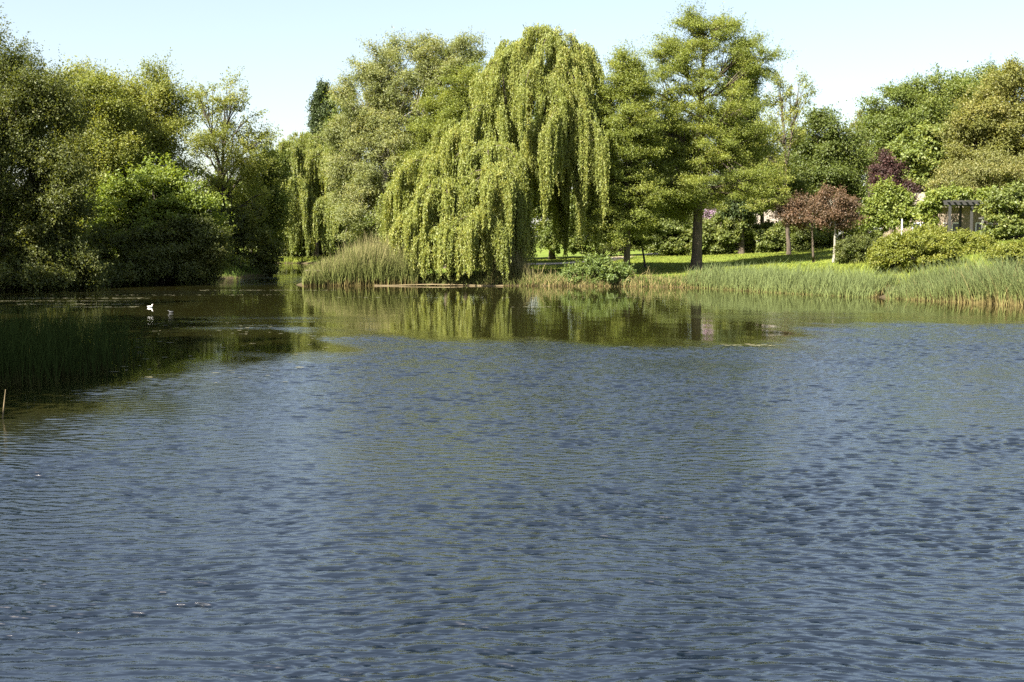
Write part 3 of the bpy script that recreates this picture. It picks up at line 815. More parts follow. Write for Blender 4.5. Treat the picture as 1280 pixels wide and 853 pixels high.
obj('foliage', quad_mesh('branch_leaves', V, Q, M['vine'], r_.random(k_)), branch)

# trees of the near left bank, mostly beside the frame; they shade the bank and the near reeds
def side_tree(label, x, y, h, w, seed, mat='left_mid', n=110, per=190, size=0.3):
    r = np.random.default_rng(seed)
    base = np.array((x, y, gz(x, y)))
    root = empty('bank_tree', base); tag(root, label, 'tree', None)
    k = np.array
    bw = [(base + k((0, 0, h * 0.72)), k((w, w, h * 0.28))), (base + k((0, 0, h * 0.45)), k((w * 1.1, w * 1.1, h * 0.25)))]
    cs, od = sample_centres(r, bw, n, 0.45, base[2] + 1.0)
    tb = Tubes(); limbs_to(tb, r, base, base[2] + h * 0.85, 0.3, 0.25, cs, 7)
    tb.V = [v - base for v in tb.V]
    obj('trunk', tb.mesh('side_trunk', M['bark_dark']), root)
    C, A, N, L, W, t = leaf_cloud(r, cs - base, 1.1, per, size, 0.75, 0.55, 0.5, 0.4, 0.4, 0, od)
    V, Q = leaf_quads(C, A, N, L, W)
    obj('crown', quad_mesh('side_crown', V, Q, M[mat], t), root)
    return root
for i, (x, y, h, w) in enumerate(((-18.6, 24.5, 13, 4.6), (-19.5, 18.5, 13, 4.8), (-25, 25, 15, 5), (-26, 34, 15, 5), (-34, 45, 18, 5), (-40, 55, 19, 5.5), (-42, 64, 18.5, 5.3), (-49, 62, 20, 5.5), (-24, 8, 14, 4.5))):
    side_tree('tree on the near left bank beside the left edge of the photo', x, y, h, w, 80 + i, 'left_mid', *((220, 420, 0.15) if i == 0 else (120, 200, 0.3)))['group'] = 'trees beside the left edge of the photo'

# ---- shrubs along the back of the lawn
make_bush('shrub', 'glossy round shrub behind the left side of the lone conifer trunk', 'shrub', 112, [
    (832, 298, 26, 18), (850, 304, 22, 16)], 'shrub', n=60, lr=0.5, per=230, size=0.2, seed=91)
make_bush('shrub', 'tallest pale-topped shrub right of the lone conifer trunk', 'shrub', 113, [
    (905, 290, 28, 26), (920, 275, 22, 20), (885, 302, 22, 16)], 'shrub', n=80, lr=0.55, per=240, size=0.2, seed=92)
make_bush('shrub', 'low wide shrub under the bungalow roof, left half of the hedge line', 'shrub', 113, [
    (955, 297, 28, 18), (985, 297, 26, 18)], 'shrub', n=70, lr=0.5, per=230, size=0.2, seed=93)
make_bush('shrub', 'low wide shrub behind the red trees, right half of the hedge line', 'shrub', 112, [
    (1020, 298, 24, 18), (1050, 296, 24, 18), (1075, 290, 22, 16)], 'shrub', n=70, lr=0.5, per=230, size=0.2, seed=94)
make_bush('flowering_shrub', 'lilac-flowered shrub glimpsed right of the conifer trunk', 'shrub', 118, [
    (893, 270, 15, 9), (902, 266, 9, 7)], 'lilac', n=26, lr=0.35, per=110, size=0.16, seed=95, part='flowers')
make_bush('shrub', 'shadowed shrub under the big willow and conifers at the back of the lawn', 'shrub', 116, [
    (770, 296, 30, 20), (735, 300, 28, 18), (800, 290, 22, 22), (700, 296, 26, 18)], 'left_mid', n=90, lr=0.6, per=200, size=0.22, seed=96)
make_bush('round_bush', 'dark shaded rounded bush right of the red trees', 'bush', 86, [
    (1070, 314, 26, 15), (1084, 312, 18, 14)], 'left_dark', n=60, lr=0.35, per=280, size=0.13, seed=97, lo=0.75, sprigs=0.1)
make_bush('mounded_bush', 'large golden-green mounded bush, the front one by the reeds', 'bush', 74, [
    (1130, 318, 38, 24), (1165, 318, 28, 24), (1115, 328, 24, 18)], 'mound', n=110, lr=0.42, per=330, size=0.13, seed=98, lo=0.78, sprigs=0.25)
make_bush('mounded_bush', 'mounded bush behind, in front of the pergola', 'bush', 80, [
    (1195, 312, 40, 20), (1220, 314, 24, 16), (1160, 302, 24, 15)], 'mound', n=100, lr=0.42, per=320, size=0.13, seed=99, lo=0.78, sprigs=0.25)
make_bush('broad_leaved_bush', 'dark glossy large-leaved bush at the right edge below the pergola end', 'bush', 84, [
    (1262, 262, 28, 24), (1256, 287, 18, 18), (1275, 290, 24, 20), (1290, 260, 20, 26)], 'shrub', n=90, lr=0.5, per=190, size=0.2, aspect=0.65, seed=100)
make_bush('low_bush', 'low brownish-green bush on the bank top at the right edge', 'bush', 66, [
    (1262, 322, 26, 12), (1285, 315, 26, 14)], 'mound', n=60, lr=0.32, per=260, size=0.11, seed=101, lo=0.7)

# ---- marginal plants at the lawn's water edge
make_bush('waterside_shrub', 'leafy green waterside plants at the bank right of the willow', 'shrub', 79.8, [
    (745, 338, 22, 17), (768, 345, 26, 12), (720, 347, 14, 9)], 'herb', n=70, lr=0.38, per=190, size=0.15, seed=111, overhang=True, sprigs=0.8)

# ------------------------------------------------------------------ reeds and grasses (nobody could count them)
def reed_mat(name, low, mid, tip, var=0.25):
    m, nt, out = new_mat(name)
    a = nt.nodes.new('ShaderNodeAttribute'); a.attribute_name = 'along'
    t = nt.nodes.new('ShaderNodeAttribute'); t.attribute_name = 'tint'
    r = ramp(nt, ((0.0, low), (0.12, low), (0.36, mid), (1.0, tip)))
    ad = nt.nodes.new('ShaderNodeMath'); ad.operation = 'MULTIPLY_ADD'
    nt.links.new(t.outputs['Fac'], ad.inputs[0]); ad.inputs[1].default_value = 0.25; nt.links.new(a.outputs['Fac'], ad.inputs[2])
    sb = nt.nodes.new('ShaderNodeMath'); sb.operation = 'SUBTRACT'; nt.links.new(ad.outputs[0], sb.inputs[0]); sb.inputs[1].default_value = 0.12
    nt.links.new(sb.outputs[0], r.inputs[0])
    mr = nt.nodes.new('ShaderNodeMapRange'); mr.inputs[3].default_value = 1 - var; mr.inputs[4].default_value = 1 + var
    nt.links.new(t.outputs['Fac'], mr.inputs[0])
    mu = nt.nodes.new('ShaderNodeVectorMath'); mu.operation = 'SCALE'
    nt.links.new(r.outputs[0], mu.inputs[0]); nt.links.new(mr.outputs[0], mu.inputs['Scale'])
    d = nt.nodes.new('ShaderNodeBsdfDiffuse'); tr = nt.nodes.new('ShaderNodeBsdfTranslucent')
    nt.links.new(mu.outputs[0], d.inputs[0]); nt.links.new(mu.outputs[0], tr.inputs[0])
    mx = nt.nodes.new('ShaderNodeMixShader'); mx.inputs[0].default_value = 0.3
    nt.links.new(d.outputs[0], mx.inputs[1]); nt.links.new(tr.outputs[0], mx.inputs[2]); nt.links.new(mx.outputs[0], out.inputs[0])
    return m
M['reed_blue'] = reed_mat('blue_green_reed', (0.19, 0.155, 0.065), (0.125, 0.15, 0.050), (0.125, 0.155, 0.066))
M['reed_straw'] = reed_mat('straw_reed', (0.20, 0.155, 0.065), (0.150, 0.160, 0.055), (0.23, 0.20, 0.10), 0.35)
M['reed_green'] = reed_mat('green_reed', (0.10, 0.10, 0.03), (0.060, 0.095, 0.022), (0.085, 0.125, 0.030))
M['reed_painted_shade'] = reed_mat('painted_shade_reed', (0.05, 0.05, 0.018), (0.030, 0.045, 0.012), (0.042, 0.060, 0.016))  # dimmed copy of the green reed, shade put into the colour
M['reed_spit'] = reed_mat('spit_reed', (0.15, 0.12, 0.05), (0.115, 0.135, 0.040), (0.150, 0.160, 0.055), 0.4)
M['grass_blade'] = reed_mat('lawn_blade', (0.12, 0.145, 0.026), (0.145, 0.175, 0.028), (0.18, 0.20, 0.045), 0.4)
M['dry_grass'] = reed_mat('dry_grass', (0.21, 0.155, 0.07), (0.20, 0.17, 0.07), (0.27, 0.225, 0.11), 0.35)

def blades(name, label, cat, r, X, Y, Zb, H, mat, width=0.02, lean=(0.0, 0.0), spread=0.12, bend=0.35, seg=3, kind='stuff'):
    n = len(X)
    base = np.stack((X, Y, Zb), -1)
    az = r.uniform(0, 2 * math.pi, n)
    side = np.stack((np.cos(az), np.sin(az), np.zeros(n)), -1)
    dirv = np.stack((lean[0] + r.normal(0, spread, n), lean[1] + r.normal(0, spread, n), np.ones(n)), -1)
    bd = np.stack((lean[0] * 1.5 + r.normal(0, bend, n), lean[1] * 1.5 + r.normal(0, bend, n), -0.25 * np.abs(r.normal(0, bend, n))), -1)
    vs = []; al = []
    for i in range(seg + 1):
        t = i / seg
        p = base + (dirv * t + bd * t * t * 0.6) * H[:, None]
        w = width * (1 - 0.85 * t ** 1.5) * 0.5
        vs += [p - side * w, p + side * w]; al += [np.full(n, t)] * 2
    V = np.stack(vs, 1).reshape(-1, 3); AL = np.stack(al, 1).ravel()
    k = (seg + 1) * 2
    q = np.array([(2 * i, 2 * i + 1, 2 * i + 3, 2 * i + 2) for i in range(seg)])
    Q = (np.arange(n)[:, None, None] * k + q[None]).reshape(-1, 4)
    o = obj(name, quad_mesh(name, V, Q, mat, np.repeat(r.random(n), seg), attr_point={'along': AL}))
    tag(o, label, cat, kind=kind)
    return o

def along_shore(r, pts, n, back, front=0.3, power=1.0):
    """random points in a strip on the landward (left-hand) side of a shoreline"""
    pts = np.array(pts, float); seg = np.linalg.norm(np.diff(pts, axis=0), axis=1); cum = np.concatenate(([0], np.cumsum(seg)))
    s = r.random(n) * cum[-1]
    X = np.interp(s, cum, pts[:, 0]); Y = np.interp(s, cum, pts[:, 1])
    t = unit(np.stack((np.interp(s + .5, cum, pts[:, 0]) - np.interp(s - .5, cum, pts[:, 0]), np.interp(s + .5, cum, pts[:, 1]) - np.interp(s - .5, cum, pts[:, 1])), -1))
    nrm = np.stack((t[:, 1], -t[:, 0]), -1)
    w = -front + (back + front) * r.random(n) ** power
    return X + nrm[:, 0] * w, Y + nrm[:, 1] * w, s / cum[-1], w

rr = np.random.default_rng(120)
def clump_h(X, Y, r, amp=0.25):
    return 1 + amp * (np.sin(X * 2.1 + 1.3) * np.sin(Y * 1.7) * 0.5 + 0.5 * np.sin(X * 5.3 + Y * 3.1))
# right reed bed: shoreline points in order so that land lies on the right-hand normal
shore_r = [(12.6, 76.2), (14.6, 72.2), (17.0, 67.6), (20.2, 63.0)]
X, Y, s, w = along_shore(rr, [(p[0], p[1]) for p in shore_r][::-1], 1, 1)
def strip(r, pts, n, back, front, power=1.0):
    X, Y, s, w = along_shore(r, pts, n, back, front, power)
    sd = pond_sd(X, Y)
    return X, Y, s, w, sd
X, Y, s, w, sd = strip(rr, [(11.8, 77.4), (12.8, 76.0), (17.2, 67.5), (20.1, 63.3)], 9000, 2.6, 0.5)
if np.mean(sd > 0) < 0.5:
    X, Y, s, w, sd = strip(rr, [(20.1, 63.3), (17.2, 67.5), (12.8, 76.0), (11.8, 77.4)], 9000, 2.6, 0.5)
H = rr.uniform(0.6, 1.25, len(X)) * clump_h(X, Y, rr, 0.45)
blades('reed_bed', 'blue-green reed bed in front of the red trees, straw-coloured at the waterline', 'reeds', rr, X, Y, np.maximum(ground_z(X, Y), -0.2), H, M['reed_blue'], 0.04, (0.05, 0), 0.13, 0.34)
X, Y, s, w, sd = strip(rr, [(20.6, 62.5), (24.8, 55), (30, 38), (32, 26)], 18000, 2.1, 0.2)
if np.mean(sd > 0) < 0.5:
    X, Y, s, w, sd = strip(rr, [(32, 26), (30, 38), (24.8, 55), (20.6, 62.5)], 18000, 2.1, 0.2)
H = rr.uniform(0.75, 1.25, len(X)) * clump_h(X, Y, rr, 0.3) * (0.80 + 0.90 * smooth(20.5, 25, X))
blades('reed_bed', 'tall blue-green reed bed running out of the right edge of the photo', 'reeds', rr, X, Y, np.maximum(ground_z(X, Y), -0.2), H, M['reed_blue'], 0.036, (-0.08, 0.02), 0.13, 0.34)
k = rr.random(len(X)) < 0.10
blades('reed_bed', 'dead straw stems standing among the right-hand reeds', 'reeds', rr, X[k], Y[k], np.maximum(ground_z(X[k], Y[k]), -0.2), H[k] * rr.uniform(0.6, 1.15, k.sum()), M['dry_grass'], 0.03, (-0.05, 0), 0.16, 0.3)
# reeds on the spit left of the willow
n = 2600
X = rr.uniform(-14.4, -7.0, n); Y = np.interp(X, (-15.4, -14.4, -12.6, -5.6), (80.6, 78.9, 79.6, 80.2)) - 0.2 + rr.random(n) * 4.2
H = (rr.uniform(1.0, 2.4, n) * smooth(-15.0, -10.0, X) + rr.uniform(0.5, 1.1, n)) * (1 - 0.25 * smooth(-9.5, -7, X)) * clump_h(X, Y, rr, 0.25)
blades('reed_bed', 'tall pale-plumed dry reeds on the end of the spit left of the willow', 'reeds', rr, X, Y, np.maximum(ground_z(X, Y), -0.1), H, M['reed_straw'], 0.042, (0.03, 0), 0.08, 0.18)
n = 7500
X = rr.uniform(-14.5, -6.6, n); Y = np.interp(X, (-15.4, -14.4, -12.6, -5.6), (80.6, 78.9, 79.6, 80.2)) - 0.35 + rr.random(n) * 3.6
H = (rr.uniform(0.5, 1.7, n) * smooth(-15.0, -10.5, X) + rr.uniform(0.5, 1.1, n)) * clump_h(X, Y, rr, 0.3)
blades('reed_bed', 'fresh green reeds growing up through the dry ones on the spit', 'reeds', rr, X, Y, np.maximum(ground_z(X, Y), -0.1), H, M['reed_spit'], 0.045, (0.0, 0), 0.10, 0.25)
n = 1700
X = rr.normal(-0.3, 0.9, n); Y = 80 + rr.random(n) * 2.4; H = rr.uniform(0.8, 2.4, n) * np.exp(-((X + 0.3) / 1.6) ** 2)+0.3
blades('reed_bed', 'clump of pale reeds at the right foot of the willow', 'reeds', rr, X, Y, np.maximum(ground_z(X, Y), -0.1), H, M['reed_straw'], 0.045, (0.0, 0), 0.09, 0.22)
# dry grasses on the lawn bank
n = 4200
X = np.where(rr.random(n) < 0.7, rr.uniform(0.5, 9.0, n), rr.uniform(9, 13.5, n)); Y = np.interp(X, (-5.6, 3.3, 8, 12.8), (80.2, 79, 78.6, 76)) + rr.uniform(-0.2, 2.0, n); H = (rr.uniform(0.12, 0.5, n) + 0.5 * (rr.random(n) < 0.08)) * clump_h(X, Y, rr, 0.5)
blades('bank_grass', 'dry pale grasses along the lawn\'s water edge', 'grass', rr, X, Y, np.maximum(ground_z(X, Y), -0.1), H, M['dry_grass'], 0.035, (0.0, 0), 0.2, 0.5)
n = 4500
X = rr.uniform(0.5, 13.5, n); Y = np.interp(X, (-5.6, 3.3, 8, 12.8), (80.2, 79, 78.6, 76)) + rr.uniform(-0.1, 3.0, n); H = rr.uniform(0.12, 0.5, n) * clump_h(X, Y, rr, 0.5)
blades('bank_grass', 'green rank grass along the lawn\'s water edge', 'grass', rr, X, Y, np.maximum(ground_z(X, Y), -0.1), H, M['reed_green'], 0.04, (0.0, 0), 0.2, 0.5)
n = 2600
X = rr.uniform(-8.5, 1.0, n); Y = np.interp(X, (-12.6, -5.6, 3.3), (79.6, 80.2, 79.0)) + rr.uniform(-0.25, 3.0, n)
blades('bank_grass', 'shaded grass on the bank under the weeping willow', 'grass', rr, X, Y, np.maximum(ground_z(X, Y), -0.1), rr.uniform(0.2, 0.8, n), M['reed_spit'], 0.04, (0, 0), 0.25, 0.5)
n = 9000
X = rr.uniform(-40, -19.5, n); Y = rr.uniform(68, 122, n); sd = pond_sd(X, Y); k = (sd > -0.25) & (sd < 2.2) & (X < -20.5); X = X[k]; Y = Y[k]
blades('bank_grass', 'rank shaded grass along the foot of the left bank', 'grass', rr, X, Y, np.maximum(ground_z(X, Y), -0.1), rr.uniform(0.3, 1.0, len(X)), M['reed_green'], 0.06, (0, 0), 0.25, 0.5)
# short lawn
n = 60000
X = rr.uniform(-4, 40, n); Y = 79 + rr.random(n) * 44; sd = pond_sd(X, Y); k = sd > 1.8; X = X[k]; Y = Y[k]
k = (np.abs(np.interp(X, cx[:50], cyy[:50]) - Y) > 1.6) | (X > 7.5); X = X[k]; Y = Y[k]
blades('lawn_grass', 'short mown lawn grass under the trees', 'grass', rr, X, Y, ground_z(X, Y), rr.uniform(0.05, 0.14, len(X)), M['grass_blade'], 0.06, (0.0, 0), 0.3, 0.5, 1)
# rough grass of the right-hand bank
n = 22000
X = rr.uniform(21, 44, n); Y = rr.uniform(46, 82, n); sd = pond_sd(X, Y); k = (sd > 2.4) & (sd < 16); X = X[k]; Y = Y[k]
blades('bank_grass', 'bright rough grass on the slope above the right-hand reeds', 'grass', rr, X, Y, ground_z(X, Y), rr.uniform(0.2, 0.55, len(X)), M['grass_blade'], 0.04, (0.0, 0), 0.25, 0.5, 2)
# near reeds at the left edge
n = 5200
X = rr.uniform(-17, -9.0, n) ; Y = rr.uniform(24.6, 33, n); k = X < -9.8 - 0.12 * np.abs(Y - 28) ** 1.5 + rr.normal(0, 0.25, n); X = X[k]; Y = Y[k]
H = rr.uniform(0.9, 1.65, len(X)) * clump_h(X, Y, rr, 0.2) * (0.45 + 0.55 * smooth(-9.3, -11.2, X))
blades('reed_bed', 'dark shaded reeds in the water at the left edge, nearest to the camera', 'reeds', rr, X, Y, np.full(len(X), -0.15), H, M['reed_painted_shade'], 0.022, (0.02, 0), 0.09, 0.25, 4)
# far bank greenery
n = 2500
X = rr.uniform(-46, -20, n); Y = 155.5 + rr.random(n) * 4; 
blades('bank_grass', 'strip of grass on the far bank below the far willow', 'grass', rr, X, Y, ground_z(X, Y), rr.uniform(0.2, 0.7, n), M['grass_blade'], 0.08, (0, 0), 0.2, 0.4, 2)

# ------------------------------------------------------------------ distant wood behind everything
r_ = np.random.default_rng(130)
cs = []
for x in np.arange(-170, 190, 3.0):
    y = 215 + 12 * math.sin(x * 0.05) + r_.normal(0, 4)
    h = 9 + 3.0 * math.sin(x * 0.11 + 1) + r_.uniform(-1.5, 1.5)
    for k in range(10):
        cs.append((x + r_.normal(0, 1.5), y + r_.normal(0, 2.5), 1.0 + h * r_.random() ** 0.8))
cs = np.array(cs)
C, A, N, L, W, t = leaf_cloud(r_, cs, 2.2, 130, 0.7, 0.75, 0.6, 0.5, 0.5, 0.2)
V, Q = leaf_quads(C, A, N, L, W)
wood = obj('distant_wood', quad_mesh('distant_wood', V, Q, M['left_mid'], t))
tag(wood, 'distant belt of woodland filling the gaps behind the park trees', 'woodland', kind='stuff')

# ------------------------------------------------------------------ bungalows behind the hedge
M['tile'] = rough_mat('roof_tile', (0.14, 0.12, 0.095), (0.22, 0.19, 0.155), 5.0, (1, 1, 4), 0.9, 0.4)
M['tile_grey'] = rough_mat('grey_roof_tile', (0.12, 0.115, 0.11), (0.21, 0.20, 0.19), 5.0, (1, 1, 4), 0.9, 0.4)
M['render_white'] = rough_mat('white_render', (0.70, 0.70, 0.68), (0.80, 0.80, 0.78), 3.0, rough=0.8, bump=0.1)
M['brick'] = rough_mat('buff_brick', (0.16, 0.125, 0.09), (0.24, 0.19, 0.14), 10.0, (1, 1, 3), 0.9, 0.3)
m, nt, out = new_mat('window_glass'); b = nt.nodes.new('ShaderNodeBsdfPrincipled'); b.inputs['Base Color'].default_value = (0.03, 0.035, 0.04, 1); b.inputs['Roughness'].default_value = 0.06
nt.links.new(b.outputs[0], out.inputs[0]); M['glass'] = m
M['white_paint'] = rough_mat('white_paint', (0.72, 0.72, 0.70), (0.80, 0.80, 0.78), 20.0, rough=0.5, bump=0.05)

def bungalow(label, x0, x1, y0, depth, eave, ridge, wall_m, roof_m, chim=None):
    cx_ = (x0 + x1) / 2; g0 = gz(cx_, y0 + depth / 2)
    root = empty('bungalow', (cx_, y0 + depth / 2, g0)); tag(root, label, 'house')
    L_ = x1 - x0
    e = eave - g0; rd = ridge - g0
    # walls with gable ends
    hx, hy = L_ / 2, depth / 2
    V = [(-hx, -hy, -0.5), (hx, -hy, -0.5), (hx, hy, -0.5), (-hx, hy, -0.5), (-hx, -hy, e), (hx, -hy, e), (hx, hy, e), (-hx, hy, e), (-hx, 0, rd - 0.15), (hx, 0, rd - 0.15)]
    me = bpy.data.meshes.new('bungalow_wall'); me.from_pydata(V, [], [(0, 1, 5, 4), (1, 2, 6, 9, 5), (2, 3, 7, 6), (3, 0, 4, 8, 7)]); me.materials.append(M[wall_m])
    obj('wall', me, root)
    ov = 0.45; th = 0.18
    sl = (rd - e) / hy
    Vr = []
    for xx in (-hx - ov, hx + ov):
        for (yy, zz) in ((-hy - ov, e - ov * sl), (0, rd), (hy + ov, e - ov * sl), (hy + ov, e - ov * sl + th), (0, rd + th), (-hy - ov, e - ov * sl + th)):
            Vr.append((xx, yy, zz + 0.01))
    me = bpy.data.meshes.new('bungalow_roof')
    me.from_pydata(Vr, [], [(0, 1, 7, 6), (1, 2, 8, 7), (2, 3, 9, 8), (3, 4, 10, 9), (4, 5, 11, 10), (5, 0, 6, 11), (0, 5, 4, 1), (1, 4, 3, 2), (6, 7, 10, 11), (7, 8, 9, 10)])
    me.materials.append(M[roof_m])
    rf = obj('roof', me, root)
    bx_ = Boxes(); bx_.add((0, 0, rd + th + 0.03), (L_ + 2 * ov, 0.3, 0.14)); obj('ridge', bx_.mesh('roof_ridge', M['tile_grey']), rf)
    if chim is not None:
        bx_ = Boxes(); bx_.add((chim - cx_, 0.6, rd + 0.3), (1.3, 0.9, 1.9)); bx_.add((chim - cx_, 0.6, rd + 1.3), (1.45, 1.05, 0.12))
        obj('chimney', bx_.mesh('chimney', M['render_white']), rf)
    for k in range(3):
        xx = -hx + L_ * (k + 0.5) / 3
        fr = Boxes()
        for (dx, dz, sx_, sz_) in ((0, 0.62, 1.7, 0.09), (0, -0.62, 1.7, 0.09), (-0.81, 0, 0.09, 1.15), (0.81, 0, 0.09, 1.15), (0, 0, 0.07, 1.15)):
            fr.add((xx + dx, -hy - 0.03, 1.5 + dz), (sx_, 0.12, sz_))
        wdw = obj('window', fr.mesh('window_frame', M['white_paint']), root)
        pn = Boxes(); pn.add((xx, -hy - 0.02, 1.5), (1.52, 0.03, 1.14)); obj('pane', pn.mesh('window_pane', M['glass']), wdw)
    return root
bungalow('low bungalow with a sunlit tan roof behind the hedge, right of the lawn conifer', wx(905, 134), wx(985, 134), 131, 7, at(950, 280, 131)[2], at(950, 260, 134.5)[2], 'brick', 'tile')
bungalow('bungalow behind the pergola with a dark ridge and a white chimney', wx(1120, 118), wx(1236, 118), 116, 7, at(1200, 258, 116)[2], at(1200, 244, 119.5)[2], 'brick', 'tile', chim=wx(1219, 119))

# ------------------------------------------------------------------ pergola with its vine
pd = 92.0
pc = at(1200, 284, pd); pzg = gz(pc[0], pd)
perg = empty('pergola', (pc[0], pd, pzg)); tag(perg, 'dark timber pergola with open beams half covered by a vine', 'pergola')
o0 = np.array((pc[0], pd, pzg))
ztop = at(1200, 257, pd)[2] - pzg
posts = [(wx(p, pd) - pc[0], y) for p, y in ((1177, -1.2), (1205, -1.0), (1238, -1.0), (1177, 1.6), (1207, 1.6), (1238, 1.6))]
for (xx, yy) in posts:
    gg = gz(pc[0] + xx, pd + yy) - pzg
    bx_ = Boxes(); bx_.add((xx, yy, (ztop + gg - 0.2) / 2), (0.17, 0.17, ztop - gg + 0.2)); obj('post', bx_.mesh('pergola_post', M['dark_timber']), perg)
for yy in (-1.1, 1.6):
    bx_ = Boxes(); bx_.add(((posts[0][0] + posts[2][0]) / 2, yy, ztop + 0.11), (posts[2][0] - posts[0][0] + 0.9, 0.12, 0.22)); obj('beam', bx_.mesh('pergola_beam', M['dark_timber']), perg)
for k in range(10):
    xx = posts[0][0] - 0.2 + k * (posts[2][0] - posts[0][0] + 0.4) / 9
    bx_ = Boxes(); bx_.add((xx, 0.25, ztop + 0.30), (0.08, 3.9, 0.15)); obj('rafter', bx_.mesh('pergola_rafter', M['dark_timber']), perg)
make_bush('climbing_vine', 'bright green vine heaped over the left half of the pergola', 'plant', 92.4, [
    (1185, 246, 20, 7), (1207, 245, 12, 6), (1162, 258, 9, 10), (1160, 272, 7, 14)], 'vine', n=60, lr=0.42, per=150, size=0.19, aspect=0.7, seed=141, lo=0.5)
make_bush('climbing_vine', 'smaller bright green vine over the right end of the pergola', 'plant', 92.6, [
    (1240, 246, 14, 8), (1228, 250, 8, 6)], 'vine', n=28, lr=0.38, per=150, size=0.19, aspect=0.7, seed=142, lo=0.5)
# table-height timber frame, pale post and white board near the pergola
tp = at(1228, 285, 86); tg_ = gz(tp[0], 86)
ht = at(1228, 273, 86)[2] - tg_
fr = empty('timber_rail', (tp[0], 86, tg_)); tag(fr, 'short grey timber post with a crossbar in front of the pergola', 'post')
bx_ = Boxes(); bx_.add((0, 0, ht / 2 - 0.2), (0.13, 0.13, ht + 0.3)); obj('post', bx_.mesh('rail_post', M['grey_timber']), fr)
bx_ = Boxes(); bx_.add((0.1, 0, ht), (0.75, 0.14, 0.1)); obj('crossbar', bx_.mesh('rail_crossbar', M['grey_timber']), fr)
pp = at(1127, 296, 92); pg = gz(pp[0], 92); ph_ = at(1127, 274, 92)[2] - pg
tb = Tubes(); tb.add([(0, 0, -0.3), (0, 0, ph_ * 0.5), (0, 0, ph_ - 0.06), (0, 0, ph_)], [0.055, 0.055, 0.055, 0.02], 10)
post = obj('marker_post', tb.mesh('marker_post', M['white_paint']), None, (pp[0], 92, pg)); tag(post, 'slim pale post standing beside the young green tree', 'post')
bp_ = at(1256, 238, 104); bg_ = gz(bp_[0], 104)
sg = empty('notice_board', (bp_[0], 104, bg_)); tag(sg, 'small plain white board showing above the bushes at the right edge', 'sign')
bx_ = Boxes(); bx_.add((0, 0, bp_[2] - bg_), (0.55, 0.05, 0.36)); obj('board', bx_.mesh('board_panel', M['white_paint']), sg)
bx_ = Boxes(); bx_.add((0, 0.07, (bp_[2] - bg_) / 2), (0.09, 0.09, bp_[2] - bg_)); obj('post', bx_.mesh('board_post', M['grey_timber']), sg)

# ------------------------------------------------------------------ timber landing and bank edging on the spit
ld = 80.6
lp = at(397, 338, ld)
land = empty('landing_stage', (lp[0], ld, 0)); tag(land, 'low weathered timber landing at the tip of the reedy spit', 'jetty')
bx_ = Boxes()
for k in range(7): bx_.add((0, -0.6 + k * 0.2, lp[2]), (1.5, 0.18, 0.05))
obj('deck', bx_.mesh('landing_deck', M['timber']), land)
for xx in (-0.65, 0.65):
    bx_ = Boxes(); bx_.add((xx, -0.5, lp[2] / 2 - 0.35), (0.13, 0.13, lp[2] + 0.6)); obj('pile', bx_.mesh('landing_pile', M['dark_timber']), land)
tb = Tubes()
sx_ = np.linspace(-9.6, -0.6, 40); yy = np.interp(sx_, (-12.6, -5.6, 3.3), (79.6, 80.2, 79.0)) - 0.55 + 0.08 * np.sin(sx_ * 1.7)
tb.add(np.stack((sx_, yy, 0.06 + 0.03 * np.sin(sx_ * 0.9)), -1), np.full(40, 0.032), 8)
edge = obj('bank_edging', tb.mesh('bank_edging', M['straw_edge'])); tag(edge, 'long pale log edging the water under the weeping willow', 'edging')

# ------------------------------------------------------------------ water birds
M['feather_white'] = rough_mat('white_feather', (0.74, 0.74, 0.72), (0.82, 0.82, 0.80), 30, rough=0.7, bump=0.1)
M['feather_dark'] = rough_mat('dark_feather', (0.010, 0.011, 0.013), (0.022, 0.024, 0.028), 30, rough=0.6, bump=0.1)
M['feather_grey'] = rough_mat('grey_bill', (0.2, 0.2, 0.2), (0.3, 0.3, 0.3), 30, rough=0.6, bump=0.1)
M['beak'] = rough_mat('beak', (0.35, 0.14, 0.03), (0.42, 0.18, 0.05), 30, rough=0.5, bump=0.05)
def bird(label, px, py, length, mat, billm, flip=1, tuck=0.0):
    d = CAM_H * F / (py - 300.0); x = wx(px, d)
    root = empty('water_bird', (x, d, 0.0)); tag(root, label, 'bird')
    root.rotation_euler = (0, 0, 0.25 if flip > 0 else math.pi - 0.25)
    s = length / 0.40
    P = np.array([(-.215, 0, .085), (-.19, 0, .08), (-.13, 0, .06), (-.05, 0, .05), (.05, 0, .05), (.11, 0, .065), (.14, 0, .10), (.145, 0, .15), (.15, 0, .19), (.165, 0, .225), (.19, 0, .235), (.215, 0, .228), (.228, 0, .222)]) * s
    P[7:, 2] -= tuck * s
    Rr = np.array([.006, .03, .062, .082, .083, .068, .047, .034, .031, .036, .034, .022, .005]) * s
    tb = Tubes(); tb.add(P, Rr, 14, squash=np.ones(13))
    obj('body', tb.mesh('bird_body', mat), root)
    tb = Tubes(); h = P[-1]; tb.add([h - np.array((.012, 0, 0)) * s, h + np.array((.02, 0, -.004)) * s, h + np.array((.05, 0, -.012)) * s], np.array((.013, .010, .003)) * s, 8)
    obj('beak', tb.mesh('bird_beak', billm), root)
    for sgn in (-1, 1):
        tb = Tubes(); tb.add(np.array([(-.20, .02 * sgn, .10), (-.12, .055 * sgn, .10), (-.02, .075 * sgn, .085), (.06, .06 * sgn, .08)]) * s, np.array((.006, .026, .034, .010)) * s, 8)
        obj('wing', tb.mesh('bird_wing', mat), root)
bird('white bird swimming on the calm water near the left bank', 187, 384.5, 0.25, M['feather_white'], M['beak'], 1)
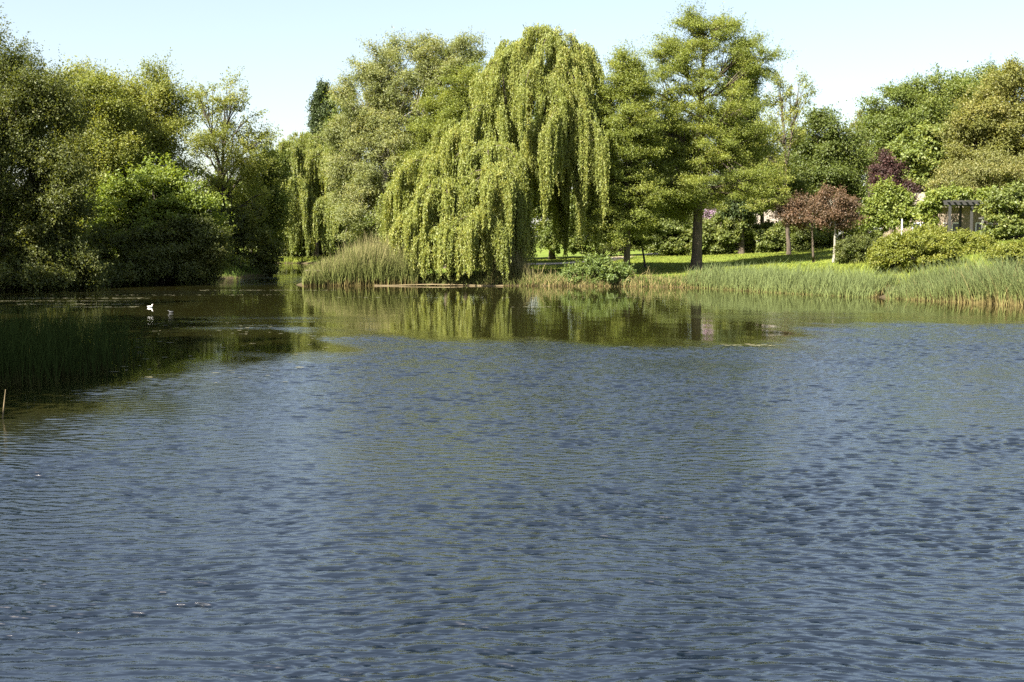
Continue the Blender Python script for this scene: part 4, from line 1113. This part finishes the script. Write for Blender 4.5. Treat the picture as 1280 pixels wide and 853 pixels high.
bird('small dark grey bird swimming just right of the white one', 213, 391, 0.23, M['feather_dark'], M['feather_grey'], -1, 0.06)

# ------------------------------------------------------------------ floating leaves and a dead stick
r_ = np.random.default_rng(150)
def floats(name, label, X, Y, sx_, sy_, mat):
    n = len(X); k = 7
    a = np.arange(k) * 2 * math.pi / k
    rad = r_.uniform(0.6, 1.1, (n, k))
    V = np.stack((X[:, None] + np.cos(a) * rad * sx_[:, None], Y[:, None] + np.sin(a) * rad * sy_[:, None], np.full((n, k), 0.012) + r_.uniform(0, .006, (n, 1))), -1).reshape(-1, 3)
    o = obj(name, quad_mesh(name, V, np.arange(n * k).reshape(n, k), mat, r_.random(n)))
    tag(o, label, 'floating leaves', kind='stuff')
M['pad'] = leaf_mat('floating_leaf', (0.09, 0.088, 0.055), 0.45, 0.05, 0.1, 0.06)
X = []; Y = []
for (px0, px1, py, n) in ((0, 190, 373, 130), (0, 170, 376.5, 120), (20, 175, 380.5, 130), (60, 170, 384, 110), (30, 380, 369, 60), (250, 420, 363, 120), (900, 965, 432, 26), (640, 720, 384, 22), (400, 900, 372, 60)):
    d = CAM_H * F / (py - 300.0)
    X.append(wx(r_.uniform(px0, px1, n), d)); Y.append(d + r_.normal(0, 0.22, n))
n = 90; Xn = r_.uniform(-12, -5.5, n); Yn = r_.uniform(24, 44, n); Xn = Xn * Yn / 34; X.append(Xn); Y.append(Yn)
X = np.concatenate(X); Y = np.concatenate(Y)
floats('floating_leaves', 'scattered pale floating leaves on the calm water', X, Y, r_.uniform(0.03, 0.15, len(X)), r_.uniform(0.02, 0.06, len(X)), M['pad'])
tb = Tubes(); p0 = at(3, 525, 20.3); p1 = at(7, 487, 20.3)
tb.add(np.array([(0, 0, -0.4), (0, 0, 0), p1 * 0.5 + p0 * 0.5 - p0, p1 - p0]), [0.014, 0.014, 0.012, 0.006], 6)
st = obj('dead_stem', tb.mesh('dead_stem', M['straw_edge']), None, p0); tag(st, 'single dead pale reed stem standing in the water at the left edge', 'reed')
